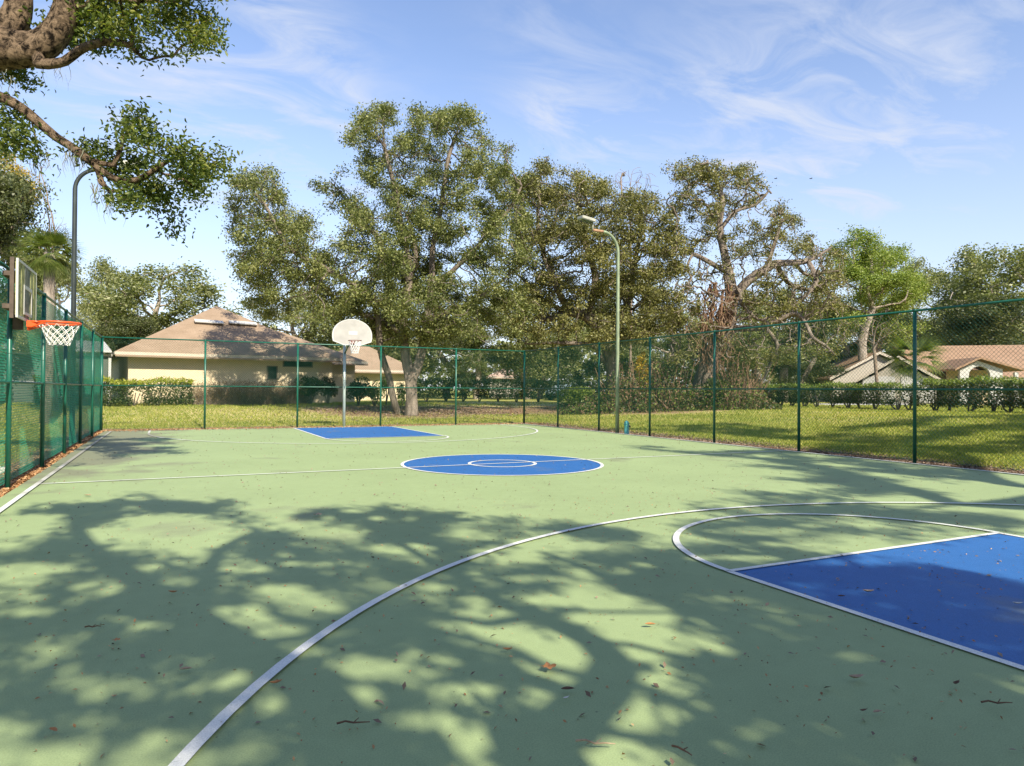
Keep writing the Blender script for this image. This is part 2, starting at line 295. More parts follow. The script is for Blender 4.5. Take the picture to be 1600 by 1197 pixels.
class MB:
    def __init__(s): s.v = []; s.f = []
    def add(s, V, F):
        b = len(s.v); s.v += [tuple(map(float, q)) for q in V]; s.f += [tuple(i+b for i in q) for q in F]
    def box(s, c, sz, ax=None):
        c = np.array(c, float); ax = np.eye(3) if ax is None else np.array(ax, float); h = np.array(sz, float)/2
        V = [c + ax[0]*h[0]*a + ax[1]*h[1]*b + ax[2]*h[2]*d for a in (-1, 1) for b in (-1, 1) for d in (-1, 1)]
        s.add(V, [(0, 1, 3, 2), (4, 6, 7, 5), (0, 4, 5, 1), (2, 3, 7, 6), (0, 2, 6, 4), (1, 5, 7, 3)])
    def prism(s, P, d):                     # closed polygon P pushed by d
        P = [np.array(q, float) for q in P]; d = np.array(d, float); n = len(P)
        s.add(P+[q+d for q in P], [tuple(range(n)), tuple(range(2*n-1, n-1, -1))]+[(i, (i+1) % n, n+(i+1) % n, n+i) for i in range(n)])
    def tube(s, P, r, k=8, cap=True):
        P = np.array(P, float); n = len(P); r = np.full(n, r) if np.isscalar(r) else np.array(r)
        T = np.gradient(P, axis=0); T /= np.linalg.norm(T, axis=1)[:, None]+1e-9
        a = np.array([0, 0, 1.]) if abs(T[0][2]) < .9 else np.array([1., 0, 0]); V = []; u = np.cross(T[0], a); u /= np.linalg.norm(u)
        for i in range(n):
            u = u - T[i]*(u@T[i]); u /= np.linalg.norm(u)+1e-9; w = np.cross(T[i], u)
            for j in range(k):
                t = 2*math.pi*j/k; V.append(P[i]+r[i]*(math.cos(t)*u+math.sin(t)*w))
        F = [(i*k+j, i*k+(j+1) % k, (i+1)*k+(j+1) % k, (i+1)*k+j) for i in range(n-1) for j in range(k)]
        if cap: F += [tuple(range(k-1, -1, -1)), tuple((n-1)*k+j for j in range(k))]
        s.add(V, F)
    def build(s, name, mat, parent=None, smooth=False, local=False, bevel=0):
        o0 = np.zeros(3) if local else org(parent)
        me = bpy.data.meshes.new(name); me.from_pydata([tuple(np.array(q)-o0) for q in s.v], [], s.f); me.update()
        bm = bmesh.new(); bm.from_mesh(me); bmesh.ops.recalc_face_normals(bm, faces=bm.faces)
        if bevel: bmesh.ops.bevel(bm, geom=list(bm.edges), offset=bevel, segments=2, affect='EDGES')
        bm.to_mesh(me); bm.free()
        if smooth: me.shade_smooth()
        return link(name, me, mat, parent)
def copy_tree(root):
    c = root.copy(); COL.objects.link(c)
    for ch in root.children:
        d = ch.copy(); COL.objects.link(d); d.parent = c
        for g in ch.children:
            e = g.copy(); COL.objects.link(e); e.parent = d
    return c

# ------------------------------------------------------------------ the ground
T1B = gpt(642, 650); T2B = gxy(962, 37.); T3B = gxy(1092, 37.)
DIRT = [(T1B[0], T1B[1]+2.5, 5.), (T1B[0]+5, T1B[1]+3, 4.), (T2B[0]-1, T2B[1]+2, 5.), (T3B[0]-2, T3B[1]+1, 5.)]
MAT['lawn'] = lawn_mat()
def graded(lo, hi, step, far):
    a = list(np.arange(lo, hi, step)); s = step
    while a[-1] < far: s *= 1.18; a.append(a[-1]+s)
    s = step
    while a[0] > -far: s *= 1.18; a.insert(0, a[0]-s)
    return np.array(a)
gx_, gy_ = graded(-30, 42, .6, 600), graded(-24, 46, .6, 600)
X, Y = np.meshgrid(gx_, gy_, indexing='ij'); nx, ny = X.shape
I = np.arange(nx*ny).reshape(nx, ny)
g = link('ground', fast_mesh('ground', np.stack([X, Y, gz(X, Y)], -1).reshape(-1, 3), np.stack([I[:-1, :-1], I[1:, :-1], I[1:, 1:], I[:-1, 1:]], -1).reshape(-1, 4)), MAT['lawn'])
tag(g, kind='structure'); g.data.shade_smooth()
# ------------------------------------------------------------------ the court
HL, HW = 13.20, 7.17
R3, FT, KW = 6.105, 5.548, 1.716
m = MB(); m.box((-.02, -.1, -.06), (14.72, 27.2, .12)); tag(m.build('court_surface', MAT['green']), kind='structure')
def sheet(name, P, z, mat, kind='structure'):
    m = MB(); m.add([(x, y, z) for x, y in P], [tuple(range(len(P)))]); return tag(m.build(name, mat), kind=kind)
def strip(name, P, w, z, closed=False):
    P = np.array(P, float); n = len(P); T = (np.roll(P, -1, 0)-np.roll(P, 1, 0)) if closed else np.gradient(P, axis=0)
    T /= np.linalg.norm(T, axis=1)[:, None]; N = np.stack([-T[:, 1], T[:, 0]], 1)*w/2
    V = [(*q, z) for q in (P+N)]+[(*q, z) for q in (P-N)]
    F = [(i, (i+1) % n, n+(i+1) % n, n+i) for i in range(n if closed else n-1)]
    m = MB(); m.add(V, F); return tag(m.build(name, MAT['line']), kind='structure')
def arc(cx, cy, r, a0, a1, n=72): return [(cx+r*math.cos(math.radians(a0+(a1-a0)*i/n)), cy+r*math.sin(math.radians(a0+(a1-a0)*i/n))) for i in range(n+1)]
LWD = .058
sheet('center_circle_paint', arc(0, 0, 1.81, 0, 360)[:-1], .004, MAT['blue'])
strip('center_circle_line', arc(0, 0, 1.83, 0, 360, 96)[:-1], LWD, .009, True)
strip('inner_circle_line', arc(0, 0, .61, 0, 360, 60)[:-1], LWD, .010, True)
strip('half_court_line', [(-HW, 0), (HW, 0)], LWD*.9, .012)
for s_, nm in ((1, 'far'), (-1, 'near')):
    sheet('key_paint', [(-KW, s_*HL), (KW, s_*HL), (KW, s_*(HL-FT)), (-KW, s_*(HL-FT))], .004, MAT['blue'])
    for x in (-KW, KW): strip('key_side_line', [(x, s_*HL), (x, s_*(HL-FT))], LWD, .009)
    strip('free_throw_line', [(-KW, s_*(HL-FT)), (KW, s_*(HL-FT))], LWD*.9, .011)
    a = arc(0, s_*(HL-FT), KW, 180, 360) if s_ > 0 else arc(0, s_*(HL-FT), KW, 0, 180)
    strip('free_throw_arc', a, LWD, .013)
    a = arc(0, s_*(HL-1.6), R3, 180, 360) if s_ > 0 else arc(0, s_*(HL-1.6), R3, 180, 0)
    strip('three_point_line', [(-R3, s_*HL)]+a+[(R3, s_*HL)], LWD, .015)
    strip('base_line', [(-HW, s_*HL), (HW, s_*HL)], LWD, .017)
for x in (-HW, HW): strip('side_line', [(x, -HL), (x, HL)], LWD*1.1, .019)
# worn grey apron of pavement near the right fence
# ------------------------------------------------------------------ chain link fences
FH, MR = 2.956, 1.425
def wire_mesh(L, H, w=.078, r=.0021):
    V = []; F = []
    def seg(a, b, off):
        a = np.array([a[0], off, a[1]]); b = np.array([b[0], off, b[1]]); d = b-a; n = np.linalg.norm(d)
        if n < .02: return
        d /= n; u = np.array([0, 1., 0]); w_ = np.cross(d, u); i = len(V)
        for q in (a, b):
            for j in range(3):
                t = 2*math.pi*j/3; V.append(q+r*(math.cos(t)*u+math.sin(t)*w_))
        for j in range(3): F.append((i+j, i+(j+1) % 3, i+3+(j+1) % 3, i+3+j))
    c = -H
    while c < L:
        x0, z0 = (c, 0) if c >= 0 else (0, -c); x1, z1 = (c+H, H) if c+H <= L else (L, L-c)
        if z0 < H: seg((x0, z0), (x1, z1), .0022); seg((L-x0, z0), (L-x1, z1), -.0022)
        c += w
    return fast_mesh('wire_mesh', V, F)
def fence(name, label, p0, p1, n, group='green chain link fences round the court', first=True, last=True, side=1, wr=.0026, wm='wire'):
    p0 = np.array(p0, float); p1 = np.array(p1, float); d = (p1-p0)/n; L = np.linalg.norm(d); u = d/L
    t = thing(name, label, 'fence', (p0[0], p0[1], 0), group)
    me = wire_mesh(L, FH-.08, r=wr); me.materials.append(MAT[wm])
    pm = None; cm = None
    ang = math.atan2(u[1], u[0])
    for i in range(n+1):
        if (i == 0 and not first) or (i == n and not last): continue
        end = i in (0, n)
        if pm is None:
            m = MB(); m.tube([(0, 0, -.15), (0, 0, FH-.02)], .033, 12); m.tube([(0, 0, FH-.02), (0, 0, FH+.02), (0, 0, FH+.035)], [.037, .037, .015], 12)
            o = m.build('post', MAT['post'], t, True, True); pm = o.data
        else: o = link('post', pm, None, t)
        o.location = (d[0]*i, d[1]*i, 0)
        if end: o.scale = (1.25, 1.25, 1)
    for i in range(n):
        o = link('wire_mesh', me, None, t); o.rotation_euler = (0, 0, ang)
        nrm = np.array([-u[1], u[0]])*side*.04; o.location = (d[0]*i+nrm[0], d[1]*i+nrm[1], .04)
    m = MB(); m.tube([(*p0, FH), (*p1, FH)], .023, 10); m.build('top_rail', MAT['post'], t, True)
    m = MB(); m.tube([(*p0, MR), (*p1, MR)], .019, 10); m.build('middle_rail', MAT['post'], t, True)
    m = MB(); m.tube([(*(p0+np.array([-u[1], u[0]])*side*.045), .05), (*(p1+np.array([-u[1], u[0]])*side*.045), .05)], .003, 4); m.build('tension_wire', MAT['post'], t)
    # tie wires round the posts
    m = MB()
    for i in range(n+1):
        for z in np.arange(.3, FH, .38):
            c = p0+d*i; m.tube([(c[0]+.036*math.cos(a), c[1]+.036*math.sin(a), z) for a in np.linspace(0, 2*math.pi, 9)], .004, 3, False)
    o = m.build('tie_wires', MAT['post'], t); o['kind'] = 'stuff'
    return t
BX = 7.5
fence('chain_link_fence', 'green chain link fence along the left side of the court', (-BX, 13.86-2.792*8), (-BX, 13.86), 8, side=1, last=False, wr=.0027, wm='wire_sunlit')
fence('chain_link_fence', 'green chain link fence across the far end behind the pale fan backboard', (-BX, 13.86), (BX, 13.86), 5, side=1, wr=.0019)
fence('chain_link_fence', 'green chain link fence along the right side of the court beside the lawn', (BX, 13.86-2.792*8), (BX, 13.86), 8, side=-1, last=False)
# ------------------------------------------------------------------ hoops
def net(mb, c, r0, h, r=.0045, n=12, rows=5):
    c = np.array(c)
    rad = lambda k: r0*(1-.50*(k/rows)**.7)
    def pt(k, j): a = 2*math.pi*(j+.5*(k % 2))/n; return c+np.array([rad(k)*math.cos(a), rad(k)*math.sin(a), -h*(k/rows)**.9])
    for k in range(rows):
        for j in range(n):
            sgn = 1 if k % 2 == 0 else -1
            a = pt(k, j)
            for b in (pt(k+1, j), pt(k+1, j-sgn)):
                mid = (a+b)/2; mid[2] -= h*.02; mb.tube([a, mid, b], r, 4, False)
def rim(name, c, r, mat, parent, back, tr=.009):
    m = MB(); P = [np.array(c)+np.array([r*math.cos(a), r*math.sin(a), 0]) for a in np.linspace(0, 2*math.pi, 33)]
    m.tube(P, tr, 8, False)
    back = np.array(back, float); bd = back/np.linalg.norm(back); sd_ = np.array([-bd[1], bd[0], 0])
    c = np.array(c, float); e = c+bd*(np.linalg.norm(back))
    for s_ in (-1, 1): m.tube([c+bd*r*.86+sd_*s_*r*.5, e+sd_*s_*.07-np.array([0, 0, .0])], tr*.8, 6); m.tube([c+bd*r*.5+sd_*s_*r*.86, e+sd_*s_*.06-np.array([0, 0, .10])], tr*.7, 6)
    m.box(e-np.array([0, 0, .05]), (.16, .012, .14), [sd_, bd, Z])
    o = m.build(name, mat, parent, True); return o
# far hoop: pale fan board on a single pole
PB = onz(535, 665); PB[1] = 13.42; PB[0] = .05
t = thing('basketball_hoop', 'basketball hoop with pale fan backboard on a tall pole at the far end', 'basketball hoop', (PB[0], PB[1], 0))
m = MB(); m.tube([PB+[0, 0, -.1], PB+[0, 0, 3.05]], .052, 14); m.build('pole', MAT['hooppole'], t, True)
bc = np.array([PB[0], PB[1]-1.18, 2.86])
m = MB()
for dz in (.12, .5):
    m.tube([PB+[0, 0, 2.5+dz], [PB[0]-.02, bc[1]+.05, bc[2]+dz+.08]], .028, 8)
m.box([PB[0], bc[1]+.06, bc[2]+.35], (.5, .05, .5)); m.build('arm', MAT['post'], t, True)
P = [(-.685, .25), (-.66, .13), (-.30, 0), (.30, 0), (.66, .13), (.685, .25), (.685, .38)]+[(.685*math.cos(a), .36+.54*math.sin(a)) for a in np.linspace(.12, math.pi-.12, 17)]+[(-.685, .38)]
def fan(scale, y, th): return [(PB[0]+x*scale, y, bc[2]+.45+(z-.45)*scale) for x, z in P], (0, th, 0)
m = MB(); m.prism(*fan(1, bc[1], .03)); bb = m.build('backboard', MAT['board'], t)
m = MB(); n_ = len(P); A = fan(1.0, bc[1]-.004, .004)[0]; B = fan(.94, bc[1]-.004, .004)[0]
m.add(A+B, [(i, (i+1) % n_, n_+(i+1) % n_, n_+i) for i in range(n_)]); m.build('white_border', MAT['white'], bb)
m = MB(); m.box([PB[0]+.02, bc[1]-.003, bc[2]+.42], (.3, .004, .12)); m.build('worn_patch', MAT['white'], bb)
rc = np.array([PB[0], bc[1]-.38, 3.0]); rim('rim', rc, .225, MAT['redrim'], t, (0, .37, 0))
m = MB(); net(m, rc-[0, 0, .02], .215, .42, .006); m.build('net', MAT['net'], t)
# near left hoop: plank board on the left fence
HY = -.06; BXL = -7.33
t = thing('basketball_hoop', 'small hoop with weathered plank backboard and orange rim on the left fence', 'basketball hoop', (-BX, HY, 0))
zb, hb, wb = 2.30, .70, 1.30
m = MB()
for dz in (.12, .55): m.box([-7.42, HY, zb+dz], (.16, 1.1, .06))
m.box([-7.43, HY, zb+.1], (.14, .1, .5)); m.build('bracket', MAT['brown'], t)
bb = None; nP = 6
for i in range(nP):
    w = wb/nP; m = MB(); m.box([BXL+.004*((i*7) % 3), HY-wb/2+w*(i+.5), zb+hb/2], (.03, w-.012, hb))
    o = m.build('plank', MAT['plankd' if i in (2, 3) else 'plank'], t)
m = MB()
for s_ in (-1, 1): m.box([BXL+.012, HY+s_*(wb/2+.02), zb+hb/2], (.026, .035, hb+.07)); m.box([BXL+.012, HY, zb+hb/2+s_*(hb/2+.018)], (.024, wb-.01, .035))
m.build('frame', MAT['white'], t)
m = MB()
m.box([BXL-.045, HY-wb/2-.02, zb+hb/2], (.045, .03, hb+.09)); m.build('frame_back', MAT['brown'], t)
m = MB()
for s_ in (-1, 1): m.box([BXL+.027, HY+s_*.27, zb+.24], (.008, .05, .40))
m.box([BXL+.027, HY, zb+.415], (.008, .49, .05)); m.box([BXL+.027, HY, zb+.06], (.008, .49, .04)); m.build('target_square', MAT['white'], t)
rc = np.array([BXL+.40, HY-.02, 2.26]); rim("rim", rc, .26, MAT['orange'], t, (-.36, 0, 0), .014)
m = MB(); m.prism([rc+[-.25, -.10, .014], rc+[-.25, .10, .014], rc+[-.37, .10, .014], rc+[-.37, -.10, .014]], (0, 0, -.09)); m.build('rim_mount', MAT['orange'], t, bevel=.006)
m = MB(); net(m, rc-[0, 0, .02], .25, .29, .0045); m.build('net', MAT['net'], t)
# ------------------------------------------------------------------ flood light poles
def light_pole(label, base, H, R, dirv, mat, jog, z0):
    base = np.array(base, float); d = np.array(dirv, float); d /= np.linalg.norm(d)
    t = thing('light_pole', label, 'light pole', base, 'flood light poles beside the court')
    P = [base+[0, 0, -.1], base+[0, 0, 2], base+[0, 0, H-R]]+[base+d*(R-R*math.cos(a))+np.array([0, 0, H-R+R*math.sin(a)]) for a in np.linspace(.15, math.pi/2, 9)]
    rr = [.062, .058, .052]+[.048]*9
    m = MB(); m.tube(P, rr, 12); m.build('pole', mat, t, True)
    e = P[-1]; q = e+d*.42; m = MB(); m.tube([e-d*.01, q], .043, 10); m.build('arm', MAT['rust'] if jog else mat, t, True)
    if jog: m = MB(); m.tube([q, q+np.array([0, 0, .26])], .03, 8); m.build('riser', MAT['lamp'], t, True); q = q+np.array([0, 0, .27])
    else: m = MB(); m.tube([q-d*.02, q-d*.0+np.array([0, 0, .2])], .03, 8); m.build('riser', mat, t, True); q = q+np.array([0, 0, .2])
    up = np.array([0, 0, 1.]); ax = d*math.cos(.12)+up*math.sin(.12); sd_ = np.cross(up, d); nn = np.cross(ax, sd_)*1
    c = q+ax*.25
    m = MB(); m.box(c, (.52, .30, .10), [ax, sd_, nn]); o = m.build('lamp_head', MAT['lamp'], t, bevel=.015)
    m = MB(); m.box(c-nn*.052*(1 if nn[2] > 0 else -1), (.46, .25, .006), [ax, sd_, nn]); m.build('lens', MAT['lens'], o)
    for k in range(5):
        m = MB(); m.box(c+ax*(k-2)*.085-nn*.062*(1 if nn[2] > 0 else -1), (.02, .27, .03), [ax, sd_, nn]); m.build('grille_bar', MAT['poled'], o)
    return t
light_pole('tall dark light pole behind the left fence with its lamp among oak leaves', (-7.68, 8.35, 0), 6.76, .55, (1, -.05, 0), MAT['poled'], False, 0)
light_pole('pale green light pole with rusty bent arm at the right fence', (7.40, 7.05, 0), 6.42, .62, (-1, -.1, 0), MAT['poleg'], True, 0)
# teal valve post
P = np.array([7.34, 6.45, 0]); t = thing('valve_post', 'short teal metal valve post at the foot of the pale light pole', 'valve post', P)
m = MB(); m.tube([P, P+[0, 0, .03], P+[0, 0, .26], P+[0, 0, .30]], [.09, .075, .07, .09], 12); m.build('body', MAT['teal'], t, True)
m = MB(); m.tube([P+[0, 0, .30], P+[0, 0, .36], P+[0, 0, .41], P+[0, 0, .43]], [.085, .075, .04, .01], 12); m.build('cap', MAT['teal'], t, True)
m = MB(); m.tube([P+[0, 0, .24], P+[.13, -.02, .24]], .03, 8); m.build('spout', MAT['brown'], t, True)
# pale rock by the left fence
P = onz(45, 731); bm = bmesh.new(); bmesh.ops.create_icosphere(bm, subdivisions=3, radius=.13)
for v in bm.verts: v.co *= 1+.25*math.sin(v.co.x*31+v.co.y*17)*math.cos(v.co.z*23); v.co.z *= .55
me = bpy.data.meshes.new('rock'); bm.to_mesh(me); bm.free(); o = link('rock', me, MAT['rock']); o.location = (-7.95, 1.9, .03); tag(o, 'small pale rock on the ground just behind the left fence', 'rock')
# ------------------------------------------------------------------ vegetation engine
def unit(v): return v/(np.linalg.norm(v, axis=-1, keepdims=True)+1e-9)
def leaf_cards(P, size, rng, ratio=.45, up=.12, six=False, out=None):
    N = len(P); s = size*rng.uniform(.65, 1.3, N)[:, None]
    n = rng.normal(size=(N, 3)); n[:, 2] = np.abs(n[:, 2])+up; n = unit(n)
    a = rng.normal(size=(N, 3)); a = unit(a-n*(a*n).sum(1)[:, None]); b = np.cross(n, a)
    L = a*s*.5; Wd = b*s*ratio*.5; fold = n*s*.10
    if six:
        V = np.stack([P-L, P-L*.3+Wd+fold, P+L*.45+Wd*.8+fold, P+L-fold, P+L*.45-Wd*.8+fold, P-L*.3-Wd+fold], 1).reshape(-1, 3)
        i = np.arange(N)[:, None]*6; F = np.concatenate([i+[[0, 1, 2, 3]], i+[[0, 3, 4, 5]]], 0)
    else:
        V = np.stack([P-L, P+Wd+fold, P+L, P-Wd+fold], 1).reshape(-1, 3); F = np.arange(N*4).reshape(N, 4)
    return V, F
def colonize(limbs, A, step, kill, rng, jit=.25, maxit=260, trop=0.0):
    """limbs: list of (points, radii or None). returns nodes, parent, minimum radius"""
    N = []; par = []; mr = []
    for li, (pts, rad) in enumerate(limbs):
        pts = np.array(pts, float); rad = np.zeros(len(pts)) if rad is None else np.array(rad, float)
        if li == 0: prev = -1
        else: prev = int(np.argmin(((np.array(N)-pts[0])**2).sum(1)))
        first = True
        for i in range(len(pts)-1):
            # catmull-rom like smoothing
            p0 = pts[max(i-1, 0)]; p1 = pts[i]; p2 = pts[i+1]; p3 = pts[min(i+2, len(pts)-1)]
            k = max(1, int(np.linalg.norm(p2-p1)/step))
            for j in range(k + (1 if i == len(pts)-2 else 0)):
                if li > 0 and first: first = False; continue
                first = False
                t = j/k; q = .5*((2*p1)+(-p0+p2)*t+(2*p0-5*p1+4*p2-p3)*t*t+(-p0+3*p1-3*p2+p3)*t**3)
                N.append(q); par.append(prev); mr.append(rad[i]*(1-t)+rad[i+1]*t); prev = len(N)-1
    A = np.array(A, float); Nn = np.array(N); vel = [np.zeros(3)]*len(N)
    D = np.full(len(A), 1e9); Id = np.zeros(len(A), int)
    for s in range(0, len(Nn), 200):
        d = np.linalg.norm(A[:, None]-Nn[None, s:s+200], axis=2); k = d.argmin(1); dm = d[np.arange(len(A)), k]; u = dm < D; D[u] = dm[u]; Id[u] = k[u]+s
    alive = D > kill; vel = {}
    N = list(Nn)
    for it in range(maxit):
        ai = np.where(alive)[0]
        if len(ai) == 0: break
        nn = np.array(N); dirs = unit(A[ai]-nn[Id[ai]]); acc = {}
        ids, inv = np.unique(Id[ai], return_inverse=True); sm_ = np.zeros((len(ids), 3)); np.add.at(sm_, inv, dirs)
        sm_ = unit(sm_); nodes = nn[ids]
        pv = np.array([vel.get(int(i), np.zeros(3)) for i in ids])
        dd = unit(sm_+.45*pv+rng.normal(size=sm_.shape)*jit+np.array([0, 0, trop]))
        new = nodes+dd*step; base = len(N)
        for k in range(len(ids)): N.append(new[k]); par.append(int(ids[k])); mr.append(0.); vel[base+k] = dd[k]
        d = np.linalg.norm(A[ai][:, None]-new[None], axis=2); k = d.argmin(1); dm = d[np.arange(len(ai)), k]; u = dm < D[ai]
        D[ai[u]] = dm[u]; Id[ai[u]] = k[u]+base; alive[ai] = D[ai] > kill
        if len(N) > 14000: break
    return np.array(N), np.array(par), np.array(mr)
def skeleton_mesh(name, N, par, mr, R, rtip, k=6, o0=None, nodemin=0):
    n = len(N); nch = np.zeros(n, int)
    for p in par:
        if p >= 0: nch[p] += 1
    cnt = np.where(nch == 0, 1., 0.)
    for i in range(n-1, 0, -1):
        if par[i] >= 0: cnt[par[i]] += cnt[i]
    e = math.log(max(R/rtip, 1.5))/math.log(max(cnt[0], 2)); rad = np.maximum(rtip*cnt**e, mr)
    ch = [[] for _ in range(n)]
    for i in range(n):
        if par[i] >= 0: ch[par[i]].append(i)
    # chains: follow the thickest child
    V = []; F = []
    start = [(i, -1) for i in range(n) if par[i] < 0]; vb = 0
    while start:
        i, p = start.pop(); chain = ([p] if p >= 0 else [])+[i]
        c = i
        while ch[c]:
            b = max(ch[c], key=lambda q: cnt[q]+mr[q]*1000)
            for q in ch[c]:
                if q != b: start.append((q, c))
            chain.append(b); c = b
        if len(chain) < 2: continue
        P = N[chain]; r = rad[chain].copy()
        if p >= 0: r[0] = min(r[0], r[1]*1.25)
        kk = 3 if r.max() < .022 else (5 if r.max() < .07 else (8 if r.max() < .2 else 14))
        m = len(P); T = np.gradient(P, axis=0) if m > 2 else np.repeat((P[1]-P[0])[None], 2, 0); T = unit(T)
        a = np.array([.3, .2, 1.]) if abs(T[0][2]) < .9 else np.array([1., .3, 0]); u = unit(np.cross(T[0], a)); us = np.zeros((m, 3))
        for q in range(m): u = u-T[q]*(u@T[q]); u = u/(np.linalg.norm(u)+1e-9); us[q] = u
        w = np.cross(T, us); ang = 2*np.pi*np.arange(kk)/kk
        rr = r[:, None]*(1+(.10*np.sin(ang*3+P[:, :1]*2)+.07*np.sin(ang*5+P[:, 2:]*3) if kk > 6 else 0))
        V.append((P[:, None]+rr[..., None]*(np.cos(ang)[None, :, None]*us[:, None]+np.sin(ang)[None, :, None]*w[:, None])).reshape(-1, 3))
        base = np.arange(m-1)[:, None]*kk; j = np.arange(kk)[None]; j2 = (j+1) % kk
        F.append(np.stack([base+j, base+j2, base+kk+j2, base+kk+j], -1).reshape(-1, 4)+vb); vb += m*kk
    V = np.concatenate(V); F = np.concatenate(F)
    if o0 is not None: V = V-o0
    me = fast_mesh(name, V, F); me.shade_smooth(); return me, rad, cnt
def ball(rng, n):
    v = unit(rng.normal(size=(n, 3))); return v*(rng.uniform(0, 1, n)**.42)[:, None]
def moss_mesh(pts, rng, L=.42, per=12, w=.008):
    V = []; F = []
    for p in pts:
        for k in range(per):
            q = np.array(p)+rng.normal(size=3)*[.10, .10, .03]; l = L*rng.uniform(.3, 1); a = rng.uniform(0, 6.28); u = np.array([math.cos(a), math.sin(a), 0])*w*rng.uniform(.5, 1.3)
            n = 5; b = len(V)
            for i in range(n):
                c = q+np.array([.02*math.sin(i*1.7+k), .02*math.cos(i*1.3+k), -l*i/(n-1)]); ww = u*(1-.85*i/(n-1)); V += [c-ww, c+ww]
            F += [(b+2*i, b+2*i+1, b+2*i+3, b+2*i+2) for i in range(n-1)]
    return np.array(V), F
def tree(name, label, cat, base, limbs, A, R, rtip, step, kill, nleaf, lsize, leafm, bark, spread=.2, jit=.3, group=None, seed=1, six=False, ratio=.5, trop=0, tipmax=5, wsh=1.2, moss=None, twig=True, up=.12, lfilter=None):
    rng = np.random.default_rng(seed)
    N, par, mr = colonize(limbs, A, step, kill, rng, jit, trop=trop)
    t = thing(name, label, cat, base, group) if not isinstance(base, bpy.types.Object) else base
    o0 = np.array(t.location)
    me, rad, cnt = skeleton_mesh('trunk', N, par, mr, R, rtip, o0=o0)
    link('trunk', me, bark, t)
    nl = sum(len(q[0]) for q in limbs)
    tips = np.where((cnt <= tipmax) & (np.arange(len(N)) > nl*0+0) & (mr == 0))[0]
    if nleaf and len(tips):
        wgt = rng.gamma(wsh, 1, len(tips)); wgt /= wgt.sum(); ii = rng.choice(tips, nleaf, p=wgt)
        P = N[ii]+rng.normal(size=(nleaf, 3))*spread*[1, 1, .75]
        if lfilter is not None: P = P[lfilter(P, rng)]
        V, F = leaf_cards(P-o0, lsize, rng, ratio, up, six); link('crown', fast_mesh('crown', V, F), leafm, t)
    if moss is not None and len(moss):
        V, F = moss_mesh(np.array(moss)-o0, rng); m_ = bpy.data.meshes.new('spanish_moss'); m_.from_pydata([tuple(q) for q in V], [], F); o = link('spanish_moss', m_, MAT['moss'], t); o['kind'] = 'stuff'
    return t
def blobs_to_pts(blobs, D, R, n, rng, cxp=None, dup=.6):
    """crown blobs seen at (px,py,rx,ry) -> attractor points in a crown of real depth"""
    out = []; B = np.array([b[:4] for b in blobs], float); cxp = B[:, 0].mean() if cxp is None else cxp; hw = max(abs(B[:, 0]-cxp).max(), 1)+20
    area = (B[:, 2]*B[:, 3]); area = area/area.sum()
    for b, a in zip(blobs, area):
        k = max(4, int(n*a)); w = math.sqrt(max(.12, 1-((b[0]-cxp)/hw)**2))
        offs = [b[4]] if len(b) > 4 else [rng.uniform(-1, 1)*R*w*.8]
        if len(b) <= 4 and rng.uniform() < dup: offs.append(rng.uniform(-1, 1)*R*w*.8)
        for o in offs:
            c = at(b[0], b[1], D+o); rx, ry = b[2]*(D+o)/f, b[3]*(D+o)/f; q = ball(rng, k//len(offs)+1)
            out.append(c+q[:, :1]*rx*RC+q[:, 1:2]*ry*Z+q[:, 2:]*max(rx, ry)*.95*F0)
    return np.concatenate(out)
def hull_pts(P, D, R, n, rng, seed, thr=-.15):
    P = np.array(P, float); x = rng.uniform(P[:, 0].min(), P[:, 0].max(), n*4); y = rng.uniform(P[:, 1].min(), P[:, 1].max(), n*4); c = np.zeros(len(x), bool)
    for i in range(len(P)):
        (x1, y1), (x2, y2) = P[i], P[(i+1) % len(P)]; c ^= ((y1 > y) != (y2 > y)) & (x < (x2-x1)*(y-y1)/(y2-y1+1e-9)+x1)
    c &= (np.sin(x*.061+seed)*np.cos(y*.073+seed*2)+.5*np.sin(x*.15+y*.12)) > thr
    x, y = x[c][:n], y[c][:n]; d = D+rng.uniform(-1, 1, len(x))*R; return np.array([at(a, b, e) for a, b, e in zip(x, y, d)])
def pl(pts, D): return [at(p[0], p[1], D+(p[2] if len(p) > 2 else 0)) for p in pts]

# ------------------------------------------------------------------ the big oak behind the far fence
rng = np.random.default_rng(11)
D1 = (T1B-C0)@FW
B1 = [(405,290,38,34),(375,325,24,24),(385,385,30,32),(420,340,35,35),(440,390,50,42),(400,440,35,36),(425,478,35,26),(480,420,48,38),(520,468,48,28),(470,350,24,22),(370,350,18,15),
 (512,292,24,16),(545,312,20,16),(570,340,22,18),(585,188,38,24),(556,222,24,18),(600,175,25,14),(655,185,26,22),(690,190,28,22),(722,192,35,26),(748,222,18,22),(618,262,48,34),(660,245,42,34),(700,295,45,36),(640,335,52,36),(690,368,42,36),
 (792,238,22,18),(800,288,32,30),(770,330,36,34),(812,345,24,30),(760,400,42,32),(650,415,52,38),(600,395,48,36),(560,440,42,32),(640,478,58,34),(700,468,48,38),(760,470,42,32),(590,498,44,28),(690,512,60,22),(740,270,30,30),(610,310,30,20),(560,380,26,20)]
A = blobs_to_pts(B1, D1, 4.6, 3600, rng, 600, 1.0)
A = np.concatenate([A, hull_pts([(350,290),(405,255),(450,300),(500,375),(500,285),(545,300),(540,200),(580,162),(640,170),(720,165),(765,210),(815,245),(838,330),(832,505),(760,540),(640,530),(560,510),(480,500),(420,500),(368,440)], D1, 4, 700, rng, 1, .2)])
b0 = T1B-[0, 0, .1]
